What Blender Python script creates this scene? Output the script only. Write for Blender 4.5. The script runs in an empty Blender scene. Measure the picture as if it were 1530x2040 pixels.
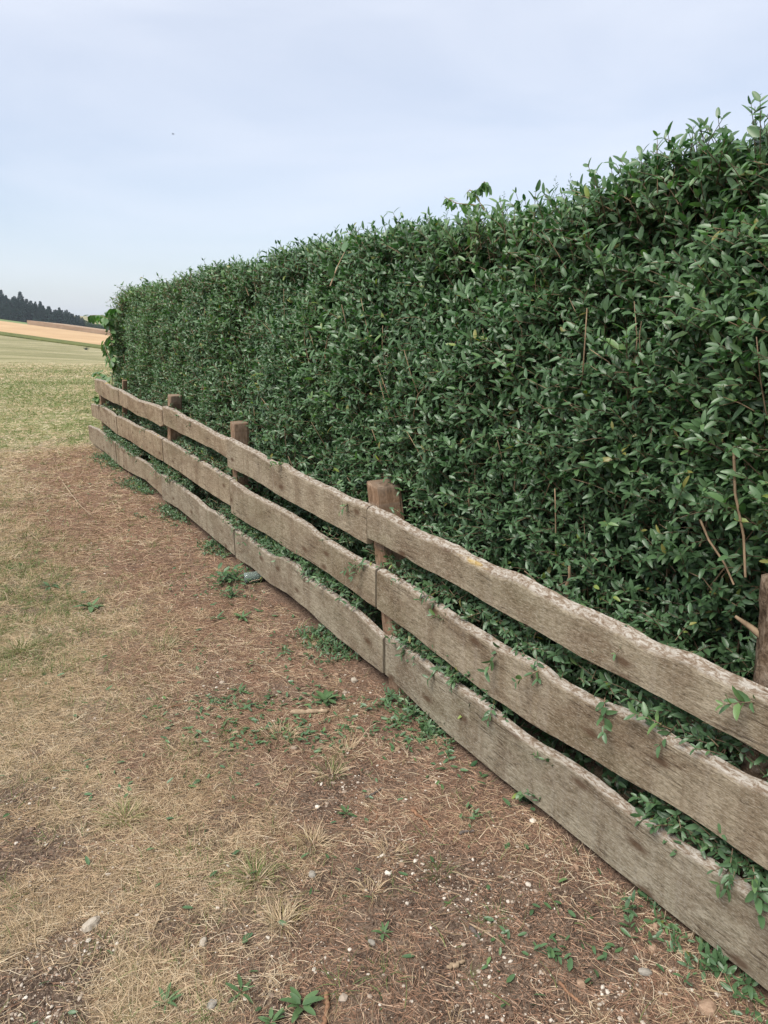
import bpy, math, random
import numpy as np
from mathutils import Vector

# ------------------------------------------------------------------ camera
CAMZ, F, PITCH = 1.60, 1480.0, math.radians(14.0)
sc = bpy.context.scene
C = sc.collection
cam = bpy.data.objects.new('camera', bpy.data.cameras.new('camera'))
C.objects.link(cam)
cam.location = (0, 0, CAMZ)
cam.rotation_euler = (math.pi/2 - PITCH, 0, 0)
cam.data.sensor_fit = 'VERTICAL'
cam.data.sensor_height = 24.0
cam.data.lens = F/2040.0*24.0
cam.data.clip_start = 0.02
cam.data.clip_end = 6000
sc.camera = cam
sc.render.resolution_x, sc.render.resolution_y = 768, 1024
sc.render.engine = 'CYCLES'
sc.cycles.max_bounces = 8
sc.cycles.transparent_max_bounces = 8

# ------------------------------------------------------------------ light
SUN_EL, SUN_AZ = math.radians(56), math.radians(222)     # azimuth clockwise from +Y
sc.view_settings.view_transform = 'Standard'
sc.view_settings.look = 'None'
sc.view_settings.gamma = 1
sc.view_settings.exposure = 1.05
world = bpy.data.worlds.new("World"); sc.world = world
world.use_nodes = True
wt = world.node_tree; wt.nodes.clear()
def wn(t, **k):
    n = wt.nodes.new(t)
    for a, b in k.items(): setattr(n, a, b)
    return n
sky = wn('ShaderNodeTexSky', sky_type='NISHITA', sun_disc=False)
sky.sun_elevation = SUN_EL; sky.sun_rotation = SUN_AZ
sky.altitude = 400; sky.air_density = 1.0; sky.dust_density = 2.0; sky.ozone_density = 1.5
bg1 = wn('ShaderNodeBackground'); bg1.inputs['Strength'].default_value = 0.08
wt.links.new(sky.outputs[0], bg1.inputs['Color'])
# thin high overcast: a veil of cloud over the blue sky, thinner towards the horizon on the left
tc = wn('ShaderNodeTexCoord')
mp = wn('ShaderNodeMapping'); mp.inputs['Scale'].default_value = (1.0, 1.6, 4.2); mp.inputs['Rotation'].default_value = (0.25, 0.35, 0.3)
nz = wn('ShaderNodeTexNoise'); nz.inputs['Scale'].default_value = 1.7; nz.inputs['Detail'].default_value = 7; nz.inputs['Roughness'].default_value = .5; nz.inputs['Distortion'].default_value = .4
wt.links.new(tc.outputs['Generated'], mp.inputs['Vector']); wt.links.new(mp.outputs[0], nz.inputs['Vector'])
sep = wn('ShaderNodeSeparateXYZ'); wt.links.new(tc.outputs['Generated'], sep.inputs[0])
mr = wn('ShaderNodeMapRange'); mr.inputs[1].default_value = 0.0; mr.inputs[2].default_value = 0.6; mr.inputs[3].default_value = 0.40; mr.inputs[4].default_value = 0.80
wt.links.new(sep.outputs['Z'], mr.inputs[0])
mr2 = wn('ShaderNodeMapRange'); mr2.inputs[1].default_value = 0.3; mr2.inputs[2].default_value = 0.7; mr2.inputs[3].default_value = -0.17; mr2.inputs[4].default_value = 0.20
wt.links.new(nz.outputs['Fac'], mr2.inputs[0])
ad = wn('ShaderNodeMath', operation='ADD', use_clamp=True); wt.links.new(mr.outputs[0], ad.inputs[0]); wt.links.new(mr2.outputs[0], ad.inputs[1])
bg2 = wn('ShaderNodeBackground'); bg2.inputs['Color'].default_value = (0.84, 0.88, 0.98, 1); bg2.inputs['Strength'].default_value = 0.55
mx = wn('ShaderNodeMixShader')
wt.links.new(ad.outputs[0], mx.inputs[0]); wt.links.new(bg1.outputs[0], mx.inputs[1]); wt.links.new(bg2.outputs[0], mx.inputs[2])
wo = wn('ShaderNodeOutputWorld'); wt.links.new(mx.outputs[0], wo.inputs['Surface'])
sl = bpy.data.lights.new('sun', 'SUN'); sl.energy = 2.6; sl.angle = math.radians(35); sl.color = (1.0, .95, .87)
so = bpy.data.objects.new('sun', sl); C.objects.link(so)
sd = Vector((math.sin(SUN_AZ)*math.cos(SUN_EL), math.cos(SUN_AZ)*math.cos(SUN_EL), math.sin(SUN_EL)))
so.rotation_euler = sd.to_track_quat('Z', 'Y').to_euler()

# ------------------------------------------------------------------ helpers
rng = np.random.default_rng(7)
random.seed(7)
ANG = math.radians(29.6)
DV = np.array([-math.sin(ANG), math.cos(ANG), 0.0])      # along the fence, away from camera
NV = np.array([math.cos(ANG), math.sin(ANG), 0.0])       # across, towards the hedge
FN = 1.565                                               # distance of the fence plane from the camera
GZ = -0.035                                              # the ground just under the boards

def ray(u, v):
    dx, dy = u-765.0, v-1020.0
    return np.array([dx, F*math.cos(PITCH)-dy*math.sin(PITCH), -(F*math.sin(PITCH)+dy*math.cos(PITCH))])
def on_plane(u, v, off=0.0):                             # point of the upright plane parallel to the fence
    r = ray(u, v); t = (FN+off)/(r@NV); p = r*t
    return p@DV, p[2]+CAMZ                               # (s, z)
def on_ground(u, v, z=GZ):
    r = ray(u, v); t = (z-CAMZ)/r[2]; p = r*t; p[2] = z
    return p
def sn(s, n, z=0.0):                                     # fence coordinates to world: s along, n behind the fence
    p = DV*s + NV*(FN+n); return np.array([p[0], p[1], z])

def vnoise(x, y, seed=0):
    xi = np.floor(x).astype(np.int64); yi = np.floor(y).astype(np.int64)
    xf = x-xi; yf = y-yi; xf = xf*xf*(3-2*xf); yf = yf*yf*(3-2*yf)
    def h(a, b):
        n = (a*374761393 + b*668265263 + seed*1442695041) & 0xffffffff
        n = ((n ^ (n >> 13))*1274126177) & 0xffffffff
        return ((n ^ (n >> 16)) & 0xffff)/65535.0
    return (h(xi, yi)*(1-xf)+h(xi+1, yi)*xf)*(1-yf) + (h(xi, yi+1)*(1-xf)+h(xi+1, yi+1)*xf)*yf
def fbm(x, y, seed=0, o=4):
    s = 0; a = .5; t = 0
    for k in range(o):
        s = s+a*vnoise(x*2**k, y*2**k, seed+k*17); t += a; a *= .5
    return s/t
def sstep(a, b, x):
    t = np.clip((x-a)/(b-a), 0, 1); return t*t*(3-2*t)

def tag(o, label=None, cat=None, group=None, kind=None):
    if label: o['label'] = label
    if cat: o['category'] = cat
    if group: o['group'] = group
    if kind: o['kind'] = kind
    return o
def empty(name, loc=(0, 0, 0)):
    o = bpy.data.objects.new(name, None); C.objects.link(o); o.location = [float(a) for a in loc]; o.empty_display_size = .1; return o

def mesh_np(name, V, Fc, mat, parent=None, smooth=True, attrs=None, uv=None):
    """V (N,3); Fc (M,k) int array or list of such arrays"""
    if not isinstance(Fc, list): Fc = [Fc]
    me = bpy.data.meshes.new(name)
    V = np.asarray(V, np.float32)
    if parent is not None:
        V = V - np.array(parent_origin(parent), np.float32)
    me.vertices.add(len(V)); me.vertices.foreach_set('co', V.ravel())
    nl = sum(f.size for f in Fc); npoly = sum(len(f) for f in Fc)
    me.loops.add(nl); me.polygons.add(npoly)
    me.loops.foreach_set('vertex_index', np.concatenate([f.ravel() for f in Fc]).astype(np.int32))
    tot = np.concatenate([np.full(len(f), f.shape[1]) for f in Fc])
    st = np.concatenate([[0], np.cumsum(tot)[:-1]]).astype(np.int32)
    me.polygons.foreach_set('loop_start', st)
    me.polygons.foreach_set('use_smooth', np.full(npoly, smooth, dtype=bool))
    me.update(calc_edges=True)
    for k, a in (attrs or {}).items():
        at = me.attributes.new(k, 'FLOAT', 'POINT'); at.data.foreach_set('value', np.asarray(a, np.float32))
    if uv is not None:
        at = me.attributes.new('map', 'FLOAT_VECTOR', 'POINT')
        at.data.foreach_set('vector', np.asarray(uv, np.float32).ravel())
    me.validate()
    me.materials.append(mat)
    o = bpy.data.objects.new(name, me); C.objects.link(o)
    if parent is not None: o.parent = parent
    return o
def parent_origin(p):
    l = np.array(p.location)
    while p.parent is not None:
        p = p.parent; l = l+np.array(p.location)
    return l

class Acc:
    def __init__(s): s.V = []; s.F = {}; s.A = []; s.n = 0
    def add(s, V, F, a=None):
        V = np.asarray(V, float).reshape(-1, 3); F = np.asarray(F)
        s.V.append(V); s.F.setdefault(F.shape[1], []).append(F+s.n); s.n += len(V)
        s.A.append(np.zeros(len(V)) if a is None else np.broadcast_to(np.asarray(a, float), (len(V),)))
    def build(s, name, mat, parent=None, smooth=True):
        return mesh_np(name, np.concatenate(s.V), [np.concatenate(f) for f in s.F.values()], mat, parent, smooth, {'tint': np.concatenate(s.A)})

def norm(a): return a/np.maximum(np.linalg.norm(a, axis=-1, keepdims=True), 1e-9)

LT = np.array([[0, 0], [.28, -.86], [.28, 0], [.28, .86], [.62, -.82], [.62, 0], [.62, .82], [.87, -.50], [.87, .50], [1, 0]], float)
LF = np.array([[0, 1, 2], [0, 2, 3], [1, 4, 5], [1, 5, 2], [2, 5, 6], [2, 6, 3], [4, 7, 5], [5, 8, 6], [5, 7, 9], [5, 9, 8]])
ST = np.array([[0, 0], [.45, -1], [.5, 0], [.45, 1], [1, 0]], float)
SF = np.array([[0, 1, 2], [0, 2, 3], [1, 4, 2], [2, 4, 3]])
def leaves(acc, P, D, Nn, L, Wd, tint, fold=.25, droop=.25, simple=False):
    T, Fa = (ST, SF) if simple else (LT, LF)
    D = norm(D); B = norm(np.cross(D, Nn)); Nn = np.cross(B, D)
    u = T[:, 0][None, :, None]; v = T[:, 1][None, :, None]
    L = L[:, None, None]; Wd = Wd[:, None, None]
    if np.ndim(droop) > 0: droop = droop[:, None, None]
    V = P[:, None]+D[:, None]*u*L + B[:, None]*v*Wd*.5 + Nn[:, None]*(np.abs(v)*Wd*.5*fold - u*u*L*droop)
    k = T.shape[0]
    Fc = (Fa[None]+(np.arange(len(P))*k)[:, None, None]).reshape(-1, 3)
    acc.add(V.reshape(-1, 3), Fc, np.repeat(tint, k))

def tubes(acc, P, R, tint=0.0, sides=4):
    """P (N,K,3) centre lines, R (N,K)"""
    P = np.asarray(P, float); R = np.asarray(R, float)
    N, K, _ = P.shape
    T = norm(np.gradient(P, axis=1))
    ref = np.where(np.abs(T[..., 2:3]) > .8, np.array([1., 0, 0]), np.array([0, 0, 1.]))
    A = norm(np.cross(T, ref)); B = np.cross(T, A)
    th = np.arange(sides)/sides*2*np.pi
    V = P[:, :, None]+R[:, :, None, None]*(A[:, :, None]*np.cos(th)[None, None, :, None]+B[:, :, None]*np.sin(th)[None, None, :, None])
    idx = np.arange(N*K*sides).reshape(N, K, sides)
    a = idx[:, :-1]; b = idx[:, 1:]
    Fc = np.stack([a, np.roll(a, -1, 2), np.roll(b, -1, 2), b], -1).reshape(-1, 4)
    t = np.repeat(np.broadcast_to(tint, (N,)), K*sides)
    acc.add(V.reshape(-1, 3), Fc, t)
    if sides == 4:
        caps = np.concatenate([idx[:, 0, ::-1], idx[:, -1, :]])
        acc.F[4].append(caps+acc.n-N*K*sides)

def blades(acc, P, H, L, Wd, bend, tint, K=4, upness=None):
    """ribbons: P base, H unit heading (horizontal), L length, bend curvature, upness 0 flat .. 1 upright"""
    N = len(P); s = np.linspace(0, 1, K)
    ang0 = upness; ang = ang0[:, None]+bend[:, None]*s[None]
    dl = L[:, None]/(K-1)
    hx = np.cumsum(np.cos(ang)*dl, 1)-np.cos(ang)*dl; hz = np.cumsum(np.sin(ang)*dl, 1)-np.sin(ang)*dl
    side = np.stack([-H[:, 1], H[:, 0], np.zeros(N)], 1)
    curl = (rng.normal(0, .45, N)*L)[:, None]*s[None]**2
    ctr = P[:, None]+H[:, None]*hx[..., None]+side[:, None]*curl[..., None]
    ctr[..., 2] = np.maximum(ctr[..., 2]+hz, P[:, None, 2]+.001+.004*rng.random(N)[:, None])
    w = Wd[:, None]*.5*(1-.8*s[None]**1.5)
    tw = side[:, None]*w[..., None]*np.cos(.6) + np.array([0, 0, 1.])*w[..., None]*np.sin(.6)*rng.choice([-1, 1], N)[:, None, None]
    V = np.stack([ctr-tw, ctr+tw], 2).reshape(-1, 3)
    idx = np.arange(N*K*2).reshape(N, K, 2)
    Fc = np.stack([idx[:, :-1, 0], idx[:, :-1, 1], idx[:, 1:, 1], idx[:, 1:, 0]], -1).reshape(-1, 4)
    acc.add(V, Fc, np.repeat(tint, K*2))

# ------------------------------------------------------------------ materials
def mat(name, rough=.8, spec=.3):
    m = bpy.data.materials.new(name); m.use_nodes = True
    nt = m.node_tree; b = nt.nodes['Principled BSDF']
    b.inputs['Roughness'].default_value = rough; b.inputs['Specular IOR Level'].default_value = spec
    return m, nt, b
def N(nt, t, **k):
    n = nt.nodes.new(t)
    for a, v in k.items():
        if a in n.inputs.keys(): n.inputs[a].default_value = v
        else: setattr(n, a, v)
    return n
def ramp(nt, src, stops, interp='LINEAR'):
    r = nt.nodes.new('ShaderNodeValToRGB'); r.color_ramp.interpolation = interp
    e = r.color_ramp.elements
    while len(e) < len(stops): e.new(.5)
    for i, (p, c) in enumerate(stops):
        e[i].position = p; e[i].color = (c[0], c[1], c[2], 1) if not np.isscalar(c) else (c, c, c, 1)
    nt.links.new(src, r.inputs[0]); return r.outputs[0]
def mixc(nt, fac, a, b, mode='MIX'):
    n = nt.nodes.new('ShaderNodeMix'); n.data_type = 'RGBA'; n.blend_type = mode
    for i, s in ((0, fac), (6, a), (7, b)):
        if hasattr(s, 'is_output'): nt.links.new(s, n.inputs[i])
        elif np.isscalar(s): n.inputs[i].default_value = s
        else: n.inputs[i].default_value = (*s, 1)
    return n.outputs[2]
def noise(nt, vec, scale, detail=4, rough=.5, dist=0, sc3=None, loc=None):
    if sc3 is not None or loc is not None:
        mp = nt.nodes.new('ShaderNodeMapping')
        if sc3: mp.inputs['Scale'].default_value = sc3
        if loc: mp.inputs['Location'].default_value = loc
        nt.links.new(vec, mp.inputs[0]); vec = mp.outputs[0]
    n = nt.nodes.new('ShaderNodeTexNoise'); n.inputs['Scale'].default_value = scale; n.inputs['Detail'].default_value = detail
    n.inputs['Roughness'].default_value = rough; n.inputs['Distortion'].default_value = dist
    nt.links.new(vec, n.inputs['Vector']); return n.outputs['Fac']
def math_(nt, op, a, b=0.0, clamp=False):
    n = nt.nodes.new('ShaderNodeMath'); n.operation = op; n.use_clamp = clamp
    for i, s in ((0, a), (1, b)):
        if hasattr(s, 'is_output'): nt.links.new(s, n.inputs[i])
        else: n.inputs[i].default_value = s
    return n.outputs[0]
def bump(nt, b, h, strength=.3, dist=.01):
    n = nt.nodes.new('ShaderNodeBump'); n.inputs['Strength'].default_value = strength; n.inputs['Distance'].default_value = dist
    nt.links.new(h, n.inputs['Height']); nt.links.new(n.outputs[0], b.inputs['Normal'])
def attr(nt, name, out='Fac'):
    a = nt.nodes.new('ShaderNodeAttribute'); a.attribute_name = name; return a.outputs[out]

def leaf_mat(name, stops, rough=.40, trans=.22, spec=.5, under=(.10, .17, .075)):
    m, nt, b = mat(name, rough, spec)
    t = attr(nt, 'tint')
    col = ramp(nt, t, stops)
    geo = nt.nodes.new('ShaderNodeNewGeometry')
    nf = noise(nt, geo.outputs['Position'], 60, 2)
    col = mixc(nt, .35, col, ramp(nt, nf, [(.3, .6), (.7, 1.0)]), 'MULTIPLY')
    col = mixc(nt, math_(nt, 'MULTIPLY', geo.outputs['Backfacing'], .45), col, under)
    nt.links.new(col, b.inputs['Base Color'])
    tr = nt.nodes.new('ShaderNodeBsdfTranslucent'); nt.links.new(mixc(nt, 1.0, col, (1.0, 1.5, .6), 'MULTIPLY'), tr.inputs[0])
    ms = nt.nodes.new('ShaderNodeMixShader'); ms.inputs[0].default_value = trans
    nt.links.new(b.outputs[0], ms.inputs[1]); nt.links.new(tr.outputs[0], ms.inputs[2])
    nt.links.new(ms.outputs[0], nt.nodes['Material Output'].inputs[0])
    return m
M_leaf = leaf_mat('privet_leaf', [(0, (.028, .070, .034)), (.35, (.045, .105, .048)), (.7, (.075, .155, .060)), (.9, (.13, .225, .075)), (.955, (.16, .26, .06)), (.975, (.42, .42, .05)), (1, (.22, .11, .04))])
M_leaf_fresh = leaf_mat('fresh_leaf', [(0, (.040, .095, .028)), (.5, (.075, .17, .040)), (1, (.14, .26, .065))], rough=.45, trans=.25)
M_needle = leaf_mat('needle', [(0, (.008, .026, .026)), (.6, (.014, .046, .042)), (1, (.03, .075, .05))], rough=.7, trans=.05, spec=.2, under=(.015, .03, .02))
M_straw = leaf_mat('dry_grass', [(0, (.16, .105, .072)), (.3, (.33, .235, .16)), (.6, (.53, .41, .295)), (.85, (.70, .58, .44)), (.93, (.76, .69, .56)), (1, (.22, .23, .10))], rough=.75, trans=.12, spec=.15, under=(.40, .28, .15))
M_litter = leaf_mat('red_brown_straw', [(0, (.10, .064, .046)), (.35, (.24, .155, .108)), (.7, (.45, .31, .22)), (1, (.66, .52, .39))], rough=.8, trans=.08, spec=.1, under=(.25, .13, .08))
M_green = leaf_mat('green_grass', [(0, (.050, .080, .025)), (.5, (.13, .165, .052)), (1, (.27, .29, .11))], rough=.6, trans=.2, spec=.2, under=(.12, .17, .06))
M_weed = leaf_mat('weed_leaf', [(0, (.028, .060, .025)), (.5, (.05, .105, .038)), (1, (.095, .165, .06))], rough=.5, trans=.15, spec=.35)

m, nt, b = mat('bark', .9, .1); M_bark = m
geo = N(nt, 'ShaderNodeNewGeometry')
nf = noise(nt, geo.outputs['Position'], 45, 5, .6, .5, (1, 1, .35))
t = attr(nt, 'tint')
c = mixc(nt, t, ramp(nt, nf, [(.3, (.045, .032, .022)), (.7, (.15, .115, .08))]), ramp(nt, nf, [(.3, (.22, .15, .09)), (.7, (.42, .30, .19))]))
nt.links.new(c, b.inputs['Base Color']); bump(nt, b, nf, .5, .004)

def wood(name, kind):
    m, nt, b = mat(name, .85, .12)
    uv = attr(nt, 'map', 'Vector')
    grain = noise(nt, uv, 1.0, 9, .74, 1.2, (14, 80, 60))
    mott = noise(nt, uv, 1.0, 8, .78, .5, (60, 130, 60))          # long fibres along the board
    fine = noise(nt, uv, 1.0, 5, .7, .0, (75, 260, 200))
    blot = noise(nt, uv, 1.0, 6, .65, .8, (2.6, 4.5, 4))
    drip = noise(nt, uv, 1.0, 5, .6, .3, (9, .8, 2))             # weather marks running down
    drip2 = noise(nt, uv, 1.0, 3, .5, .2, (34, 1.0, 2), (3, 7, 1))
    speck = noise(nt, uv, 130, 2, .5)
    sep = nt.nodes.new('ShaderNodeSeparateXYZ'); nt.links.new(uv, sep.inputs[0])
    if kind == 'board':
        tone = attr(nt, 'tone')
        lightc = ramp(nt, grain, [(.34, (.135, .112, .078)), (.50, (.265, .228, .168)), (.66, (.37, .330, .26))])
        brown = ramp(nt, grain, [(.30, (.085, .060, .038)), (.55, (.150, .110, .074)), (.75, (.215, .165, .118))])
        f1 = math_(nt, 'MULTIPLY', ramp(nt, drip, [(.46, 0.0), (.60, 1.0)]), .65)
        f2 = math_(nt, 'MULTIPLY', ramp(nt, blot, [(.44, 0.0), (.60, 1.0)]), .85)
        f = math_(nt, 'MAXIMUM', f1, f2)
        c = mixc(nt, f, lightc, brown)
        c = mixc(nt, math_(nt, 'MULTIPLY', ramp(nt, drip2, [(.55, 0.0), (.72, 1.0)]), .30), c, (.27, .24, .205))
        c = mixc(nt, .75, c, ramp(nt, mott, [(.36, .42), (.5, .90), (.64, 1.08)]), 'MULTIPLY')
        green = noise(nt, uv, 1.0, 3, .5, 0, (1.3, 3, 2), (5, 3, 2))
        c = mixc(nt, math_(nt, 'MULTIPLY', ramp(nt, green, [(.52, 0.0), (.72, 1.0)]), .30), c, (.095, .10, .05))
        c = mixc(nt, ramp(nt, fine, [(.52, 0.0), (.62, .5)]), c, (.36, .325, .265))
        c = mixc(nt, ramp(nt, fine, [(.38, .4), (.46, 0.0)]), c, (.085, .062, .042))
        c = mixc(nt, ramp(nt, speck, [(.66, 0.0), (.72, .4)]), c, (.34, .32, .28))
        crack = noise(nt, uv, 1.0, 3, .5, .2, (2.2, 70, 3), (1, 9, 4))
        ck = ramp(nt, crack, [(.482, 0.0), (.5, .9), (.518, 0.0)])
        ckm = ramp(nt, noise(nt, uv, 1.0, 2, .5, 0, (3, 8, 2), (8, 1, 4)), [(.52, 0.0), (.58, 1.0)])
        c = mixc(nt, math_(nt, 'MULTIPLY', ck, ckm), c, (.035, .022, .015))
        kn = nt.nodes.new('ShaderNodeTexVoronoi'); kn.voronoi_dimensions = '2D'; ks = nt.nodes.new('ShaderNodeSeparateColor'); nt.links.new(kn.outputs['Color'], ks.inputs[0]); mp = nt.nodes.new('ShaderNodeMapping'); mp.inputs['Scale'].default_value = (3.4, 8.5, 1)
        nt.links.new(uv, mp.inputs[0]); nt.links.new(mp.outputs[0], kn.inputs['Vector']); kn.inputs['Scale'].default_value = 1.0
        kf = ramp(nt, kn.outputs['Distance'], [(.06, 1.0), (.11, .5), (.19, 0.0)]); kf = math_(nt, 'MULTIPLY', kf, ramp(nt, ks.outputs[0], [(.66, 0.0), (.70, 1.0)]))
        c = mixc(nt, math_(nt, 'MULTIPLY', kf, .85), c, (.075, .045, .028))
        c = mixc(nt, 1.0, c, mixc(nt, tone, (.98, 1.0, 1.0), (1.08, .97, .86)), 'MULTIPLY')
        # grey-white lichened live edge on top, with brown bark scraps and a little yellow lichen
        e = attr(nt, 'edge')
        lich = noise(nt, uv, 1.0, 8, .75, .6, (38, 75, 75))
        ec = ramp(nt, lich, [(.36, (.10, .068, .046)), (.47, (.20, .155, .115)), (.55, (.33, .30, .26)), (.70, (.43, .40, .36))])
        yl = ramp(nt, noise(nt, uv, 1.0, 3, .6, 0, (3.2, 9, 9), (2, 2, 2)), [(.66, 0.0), (.76, .65)])
        ec = mixc(nt, yl, ec, (.42, .27, .03))
        c = mixc(nt, e, c, ec)
        h = math_(nt, 'ADD', math_(nt, 'MULTIPLY', grain, .8), math_(nt, 'MULTIPLY', math_(nt, 'ADD', fine, math_(nt, 'MULTIPLY', lich, e)), .7))
        h = math_(nt, 'SUBTRACT', h, math_(nt, 'MULTIPLY', math_(nt, 'MULTIPLY', ck, ckm), .8))
        bump(nt, b, h, .55, .004)
    else:
        c = ramp(nt, grain, [(.30, (.06, .036, .022)), (.5, (.19, .120, .075)), (.70, (.34, .24, .165))])
        c = mixc(nt, ramp(nt, drip, [(.5, 0.0), (.7, .5)]), c, (.24, .20, .16))
        c = mixc(nt, math_(nt, 'MULTIPLY', ramp(nt, blot, [(.5, 0.0), (.7, 1.0)]), .5), c, (.27, .23, .19))
        bump(nt, b, math_(nt, 'ADD', grain, math_(nt, 'MULTIPLY', fine, .4)), .8, .006)
    nt.links.new(c, b.inputs['Base Color'])
    return m
M_board = wood('weathered_board', 'board')
M_post = wood('old_post', 'post')

m, nt, b = mat('bark_post', .9, .1); M_barkpost = m
geo = N(nt, 'ShaderNodeNewGeometry')
n1 = noise(nt, geo.outputs['Position'], 22, 6, .7, .8)
n2 = noise(nt, geo.outputs['Position'], 90, 4, .6, .3, (1, 1, .4))
c = ramp(nt, n1, [(.34, (.035, .022, .016)), (.47, (.11, .075, .05)), (.58, (.22, .165, .12)), (.72, (.36, .31, .25))])
c = mixc(nt, math_(nt, 'MULTIPLY', n2, .5), c, (.07, .05, .03))
nt.links.new(c, b.inputs['Base Color']); bump(nt, b, math_(nt, 'ADD', n1, n2), .9, .01)

# stone
def stone_mat(name, c1, c2):
    m, nt, b = mat(name, .85, .2)
    geo = N(nt, 'ShaderNodeNewGeometry')
    a = noise(nt, geo.outputs['Position'], 70, 5, .6)
    nt.links.new(ramp(nt, a, [(.3, c1), (.7, c2)]), b.inputs['Base Color']); bump(nt, b, a, .5, .004)
    return m
M_stone_pale = stone_mat('pale_limestone', (.24, .20, .155), (.44, .39, .32))
M_stone_tan = stone_mat('tan_stone', (.18, .115, .075), (.34, .235, .165))
M_stone_grey = stone_mat('grey_stone', (.15, .135, .115), (.31, .285, .245))
M_chip = stone_mat('wood_chip', (.19, .135, .085), (.38, .29, .20))
M_dark_chip = stone_mat('dark_bark_chip', (.055, .045, .04), (.15, .125, .11))
M_stick = stone_mat('brown_stick', (.12, .06, .035), (.30, .17, .10))
m, nt, b = mat('jar_glass', .12, .6); M_glass = m
b.inputs['Base Color'].default_value = (.42, .50, .46, 1); b.inputs['Transmission Weight'].default_value = .75; b.inputs['IOR'].default_value = 1.3

# ------------------------------------------------------------------ terrain
def terrain(X, Y):
    X = np.asarray(X, float); Y = np.asarray(Y, float)
    w = sstep(12.0, 200.0, Y)
    Xc = np.clip(X, -330, 0); Yc = np.minimum(Y, 600)
    far = -.133*Xc - .0383*Yc - 7.4
    return GZ*(1-w) + far*w
def relief(X, Y):
    near = sstep(30, 12, np.hypot(X, Y))
    d = FN-(X*NV[0]+Y*NV[1])                       # distance in front of the fence
    r = (fbm(X*1.1, Y*1.1, 3, 3)-.5)*.05 + (fbm(X*5, Y*5, 9, 3)-.5)*.022 + (fbm(X*22, Y*22, 5, 2)-.5)*.008
    r = r*(.25+.75*sstep(-.1, .5, np.abs(d)))
    sag = -.02*sstep(.0, .6, d)*sstep(2.5, .8, d)
    return (r+sag)*near
def gz(X, Y): return terrain(X, Y)+relief(X, Y)

def pixf(u, v): p = on_ground(u, v); return p[0], p[1]
def blob(X, Y, u, v, ru, rv=None):
    """soft round patch on the ground; centre and size in metres"""
    rv = rv or ru
    cx, cy = pixf(u, v); return np.exp(-(((X-cx)/ru)**2+((Y-cy)/rv)**2))
def zones(X, Y):
    d = FN-(X*NV[0]+Y*NV[1]); s = X*DV[0]+Y*DV[1]
    n1 = fbm(X*.9, Y*.9, 31, 4); n2 = fbm(X*3.1, Y*3.1, 47, 4); n3 = fbm(X*8, Y*8, 61, 3)
    j = (n1-.5)*1.1+(n2-.5)*.7
    litter = .95*sstep(1.5, .55, d+j*.9-.10*sstep(3.5, 6, s))*sstep(-.3, .0, d)*(1-sstep(9.6, 11.2, Y+j*1.5))
    bare = 1.25*blob(X, Y, 830, 1860, .48, .48)+1.1*blob(X, Y, 60, 1970, .2, .2)+1.0*blob(X, Y, 60, 1700, .25, .14)+.85*blob(X, Y, 640, 1570, .35, .25)+.7*blob(X, Y, 1000, 1950, .4, .4)+.9*blob(X, Y, 650, 2030, .3, .1)+.45*blob(X, Y, 560, 1370, .35, .3)+.35*blob(X, Y, 330, 1880, .22, .2)+.35*blob(X, Y, 480, 1120, .9, 1.0)+.35*blob(X, Y, 90, 1500, .3, .3)
    bare = np.clip(bare*1.25+(n2-.5)*2.0+(n3-.5)*1.6-.22, 0, 1)
    bare = np.maximum(bare, .45*sstep(.45, .1, d)*sstep(-.2, 0, d))  # strip of bare soil along the boards, its dark colour also painting contact shade
    green = .9*blob(X, Y, 40, 1130, 1.0, 1.2)+.5*blob(X, Y, 30, 1330, .6, .5)+.5*blob(X, Y, 120, 1000, 1.3, 1.2)+.3*blob(X, Y, 330, 1500, .5, .4)
    green = np.clip(green+(n1-.5)*1.3+(n2-.5)*1.2-.02, 0, 1)*sstep(.6, 1.5, d)
    mead = sstep(9.9, 11.7, Y+(n2-.5)*2.4+(n3-.5)*2.0)
    lawn = sstep(-.9, -1.6, d)*sstep(11.2, 10.2, Y)
    return litter, bare, green, mead, lawn, d, s

def axis(lo, hi, step, far_lo, far_hi, g=1.09):
    a = list(np.arange(lo, hi+1e-6, step)); st = step
    while a[-1] < far_hi: st *= g; a.append(a[-1]+st)
    b = [lo]; st = step
    while b[-1] > far_lo: st *= g; b.append(b[-1]-st)
    return np.array(b[:0:-1]+a)
gx = axis(-6, 2.4, .034, -1500, 1200); gy = axis(.5, 12, .036, -200, 3500)
GX, GY = np.meshgrid(gx, gy)
GZZ = gz(GX, GY)
nx, ny = len(gx), len(gy)
idx = np.arange(nx*ny).reshape(ny, nx)
GF = np.stack([idx[:-1, :-1], idx[:-1, 1:], idx[1:, 1:], idx[1:, :-1]], -1).reshape(-1, 4)
zl, zb, zg, zm, zw, _, _ = zones(GX.ravel(), GY.ravel())

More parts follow.
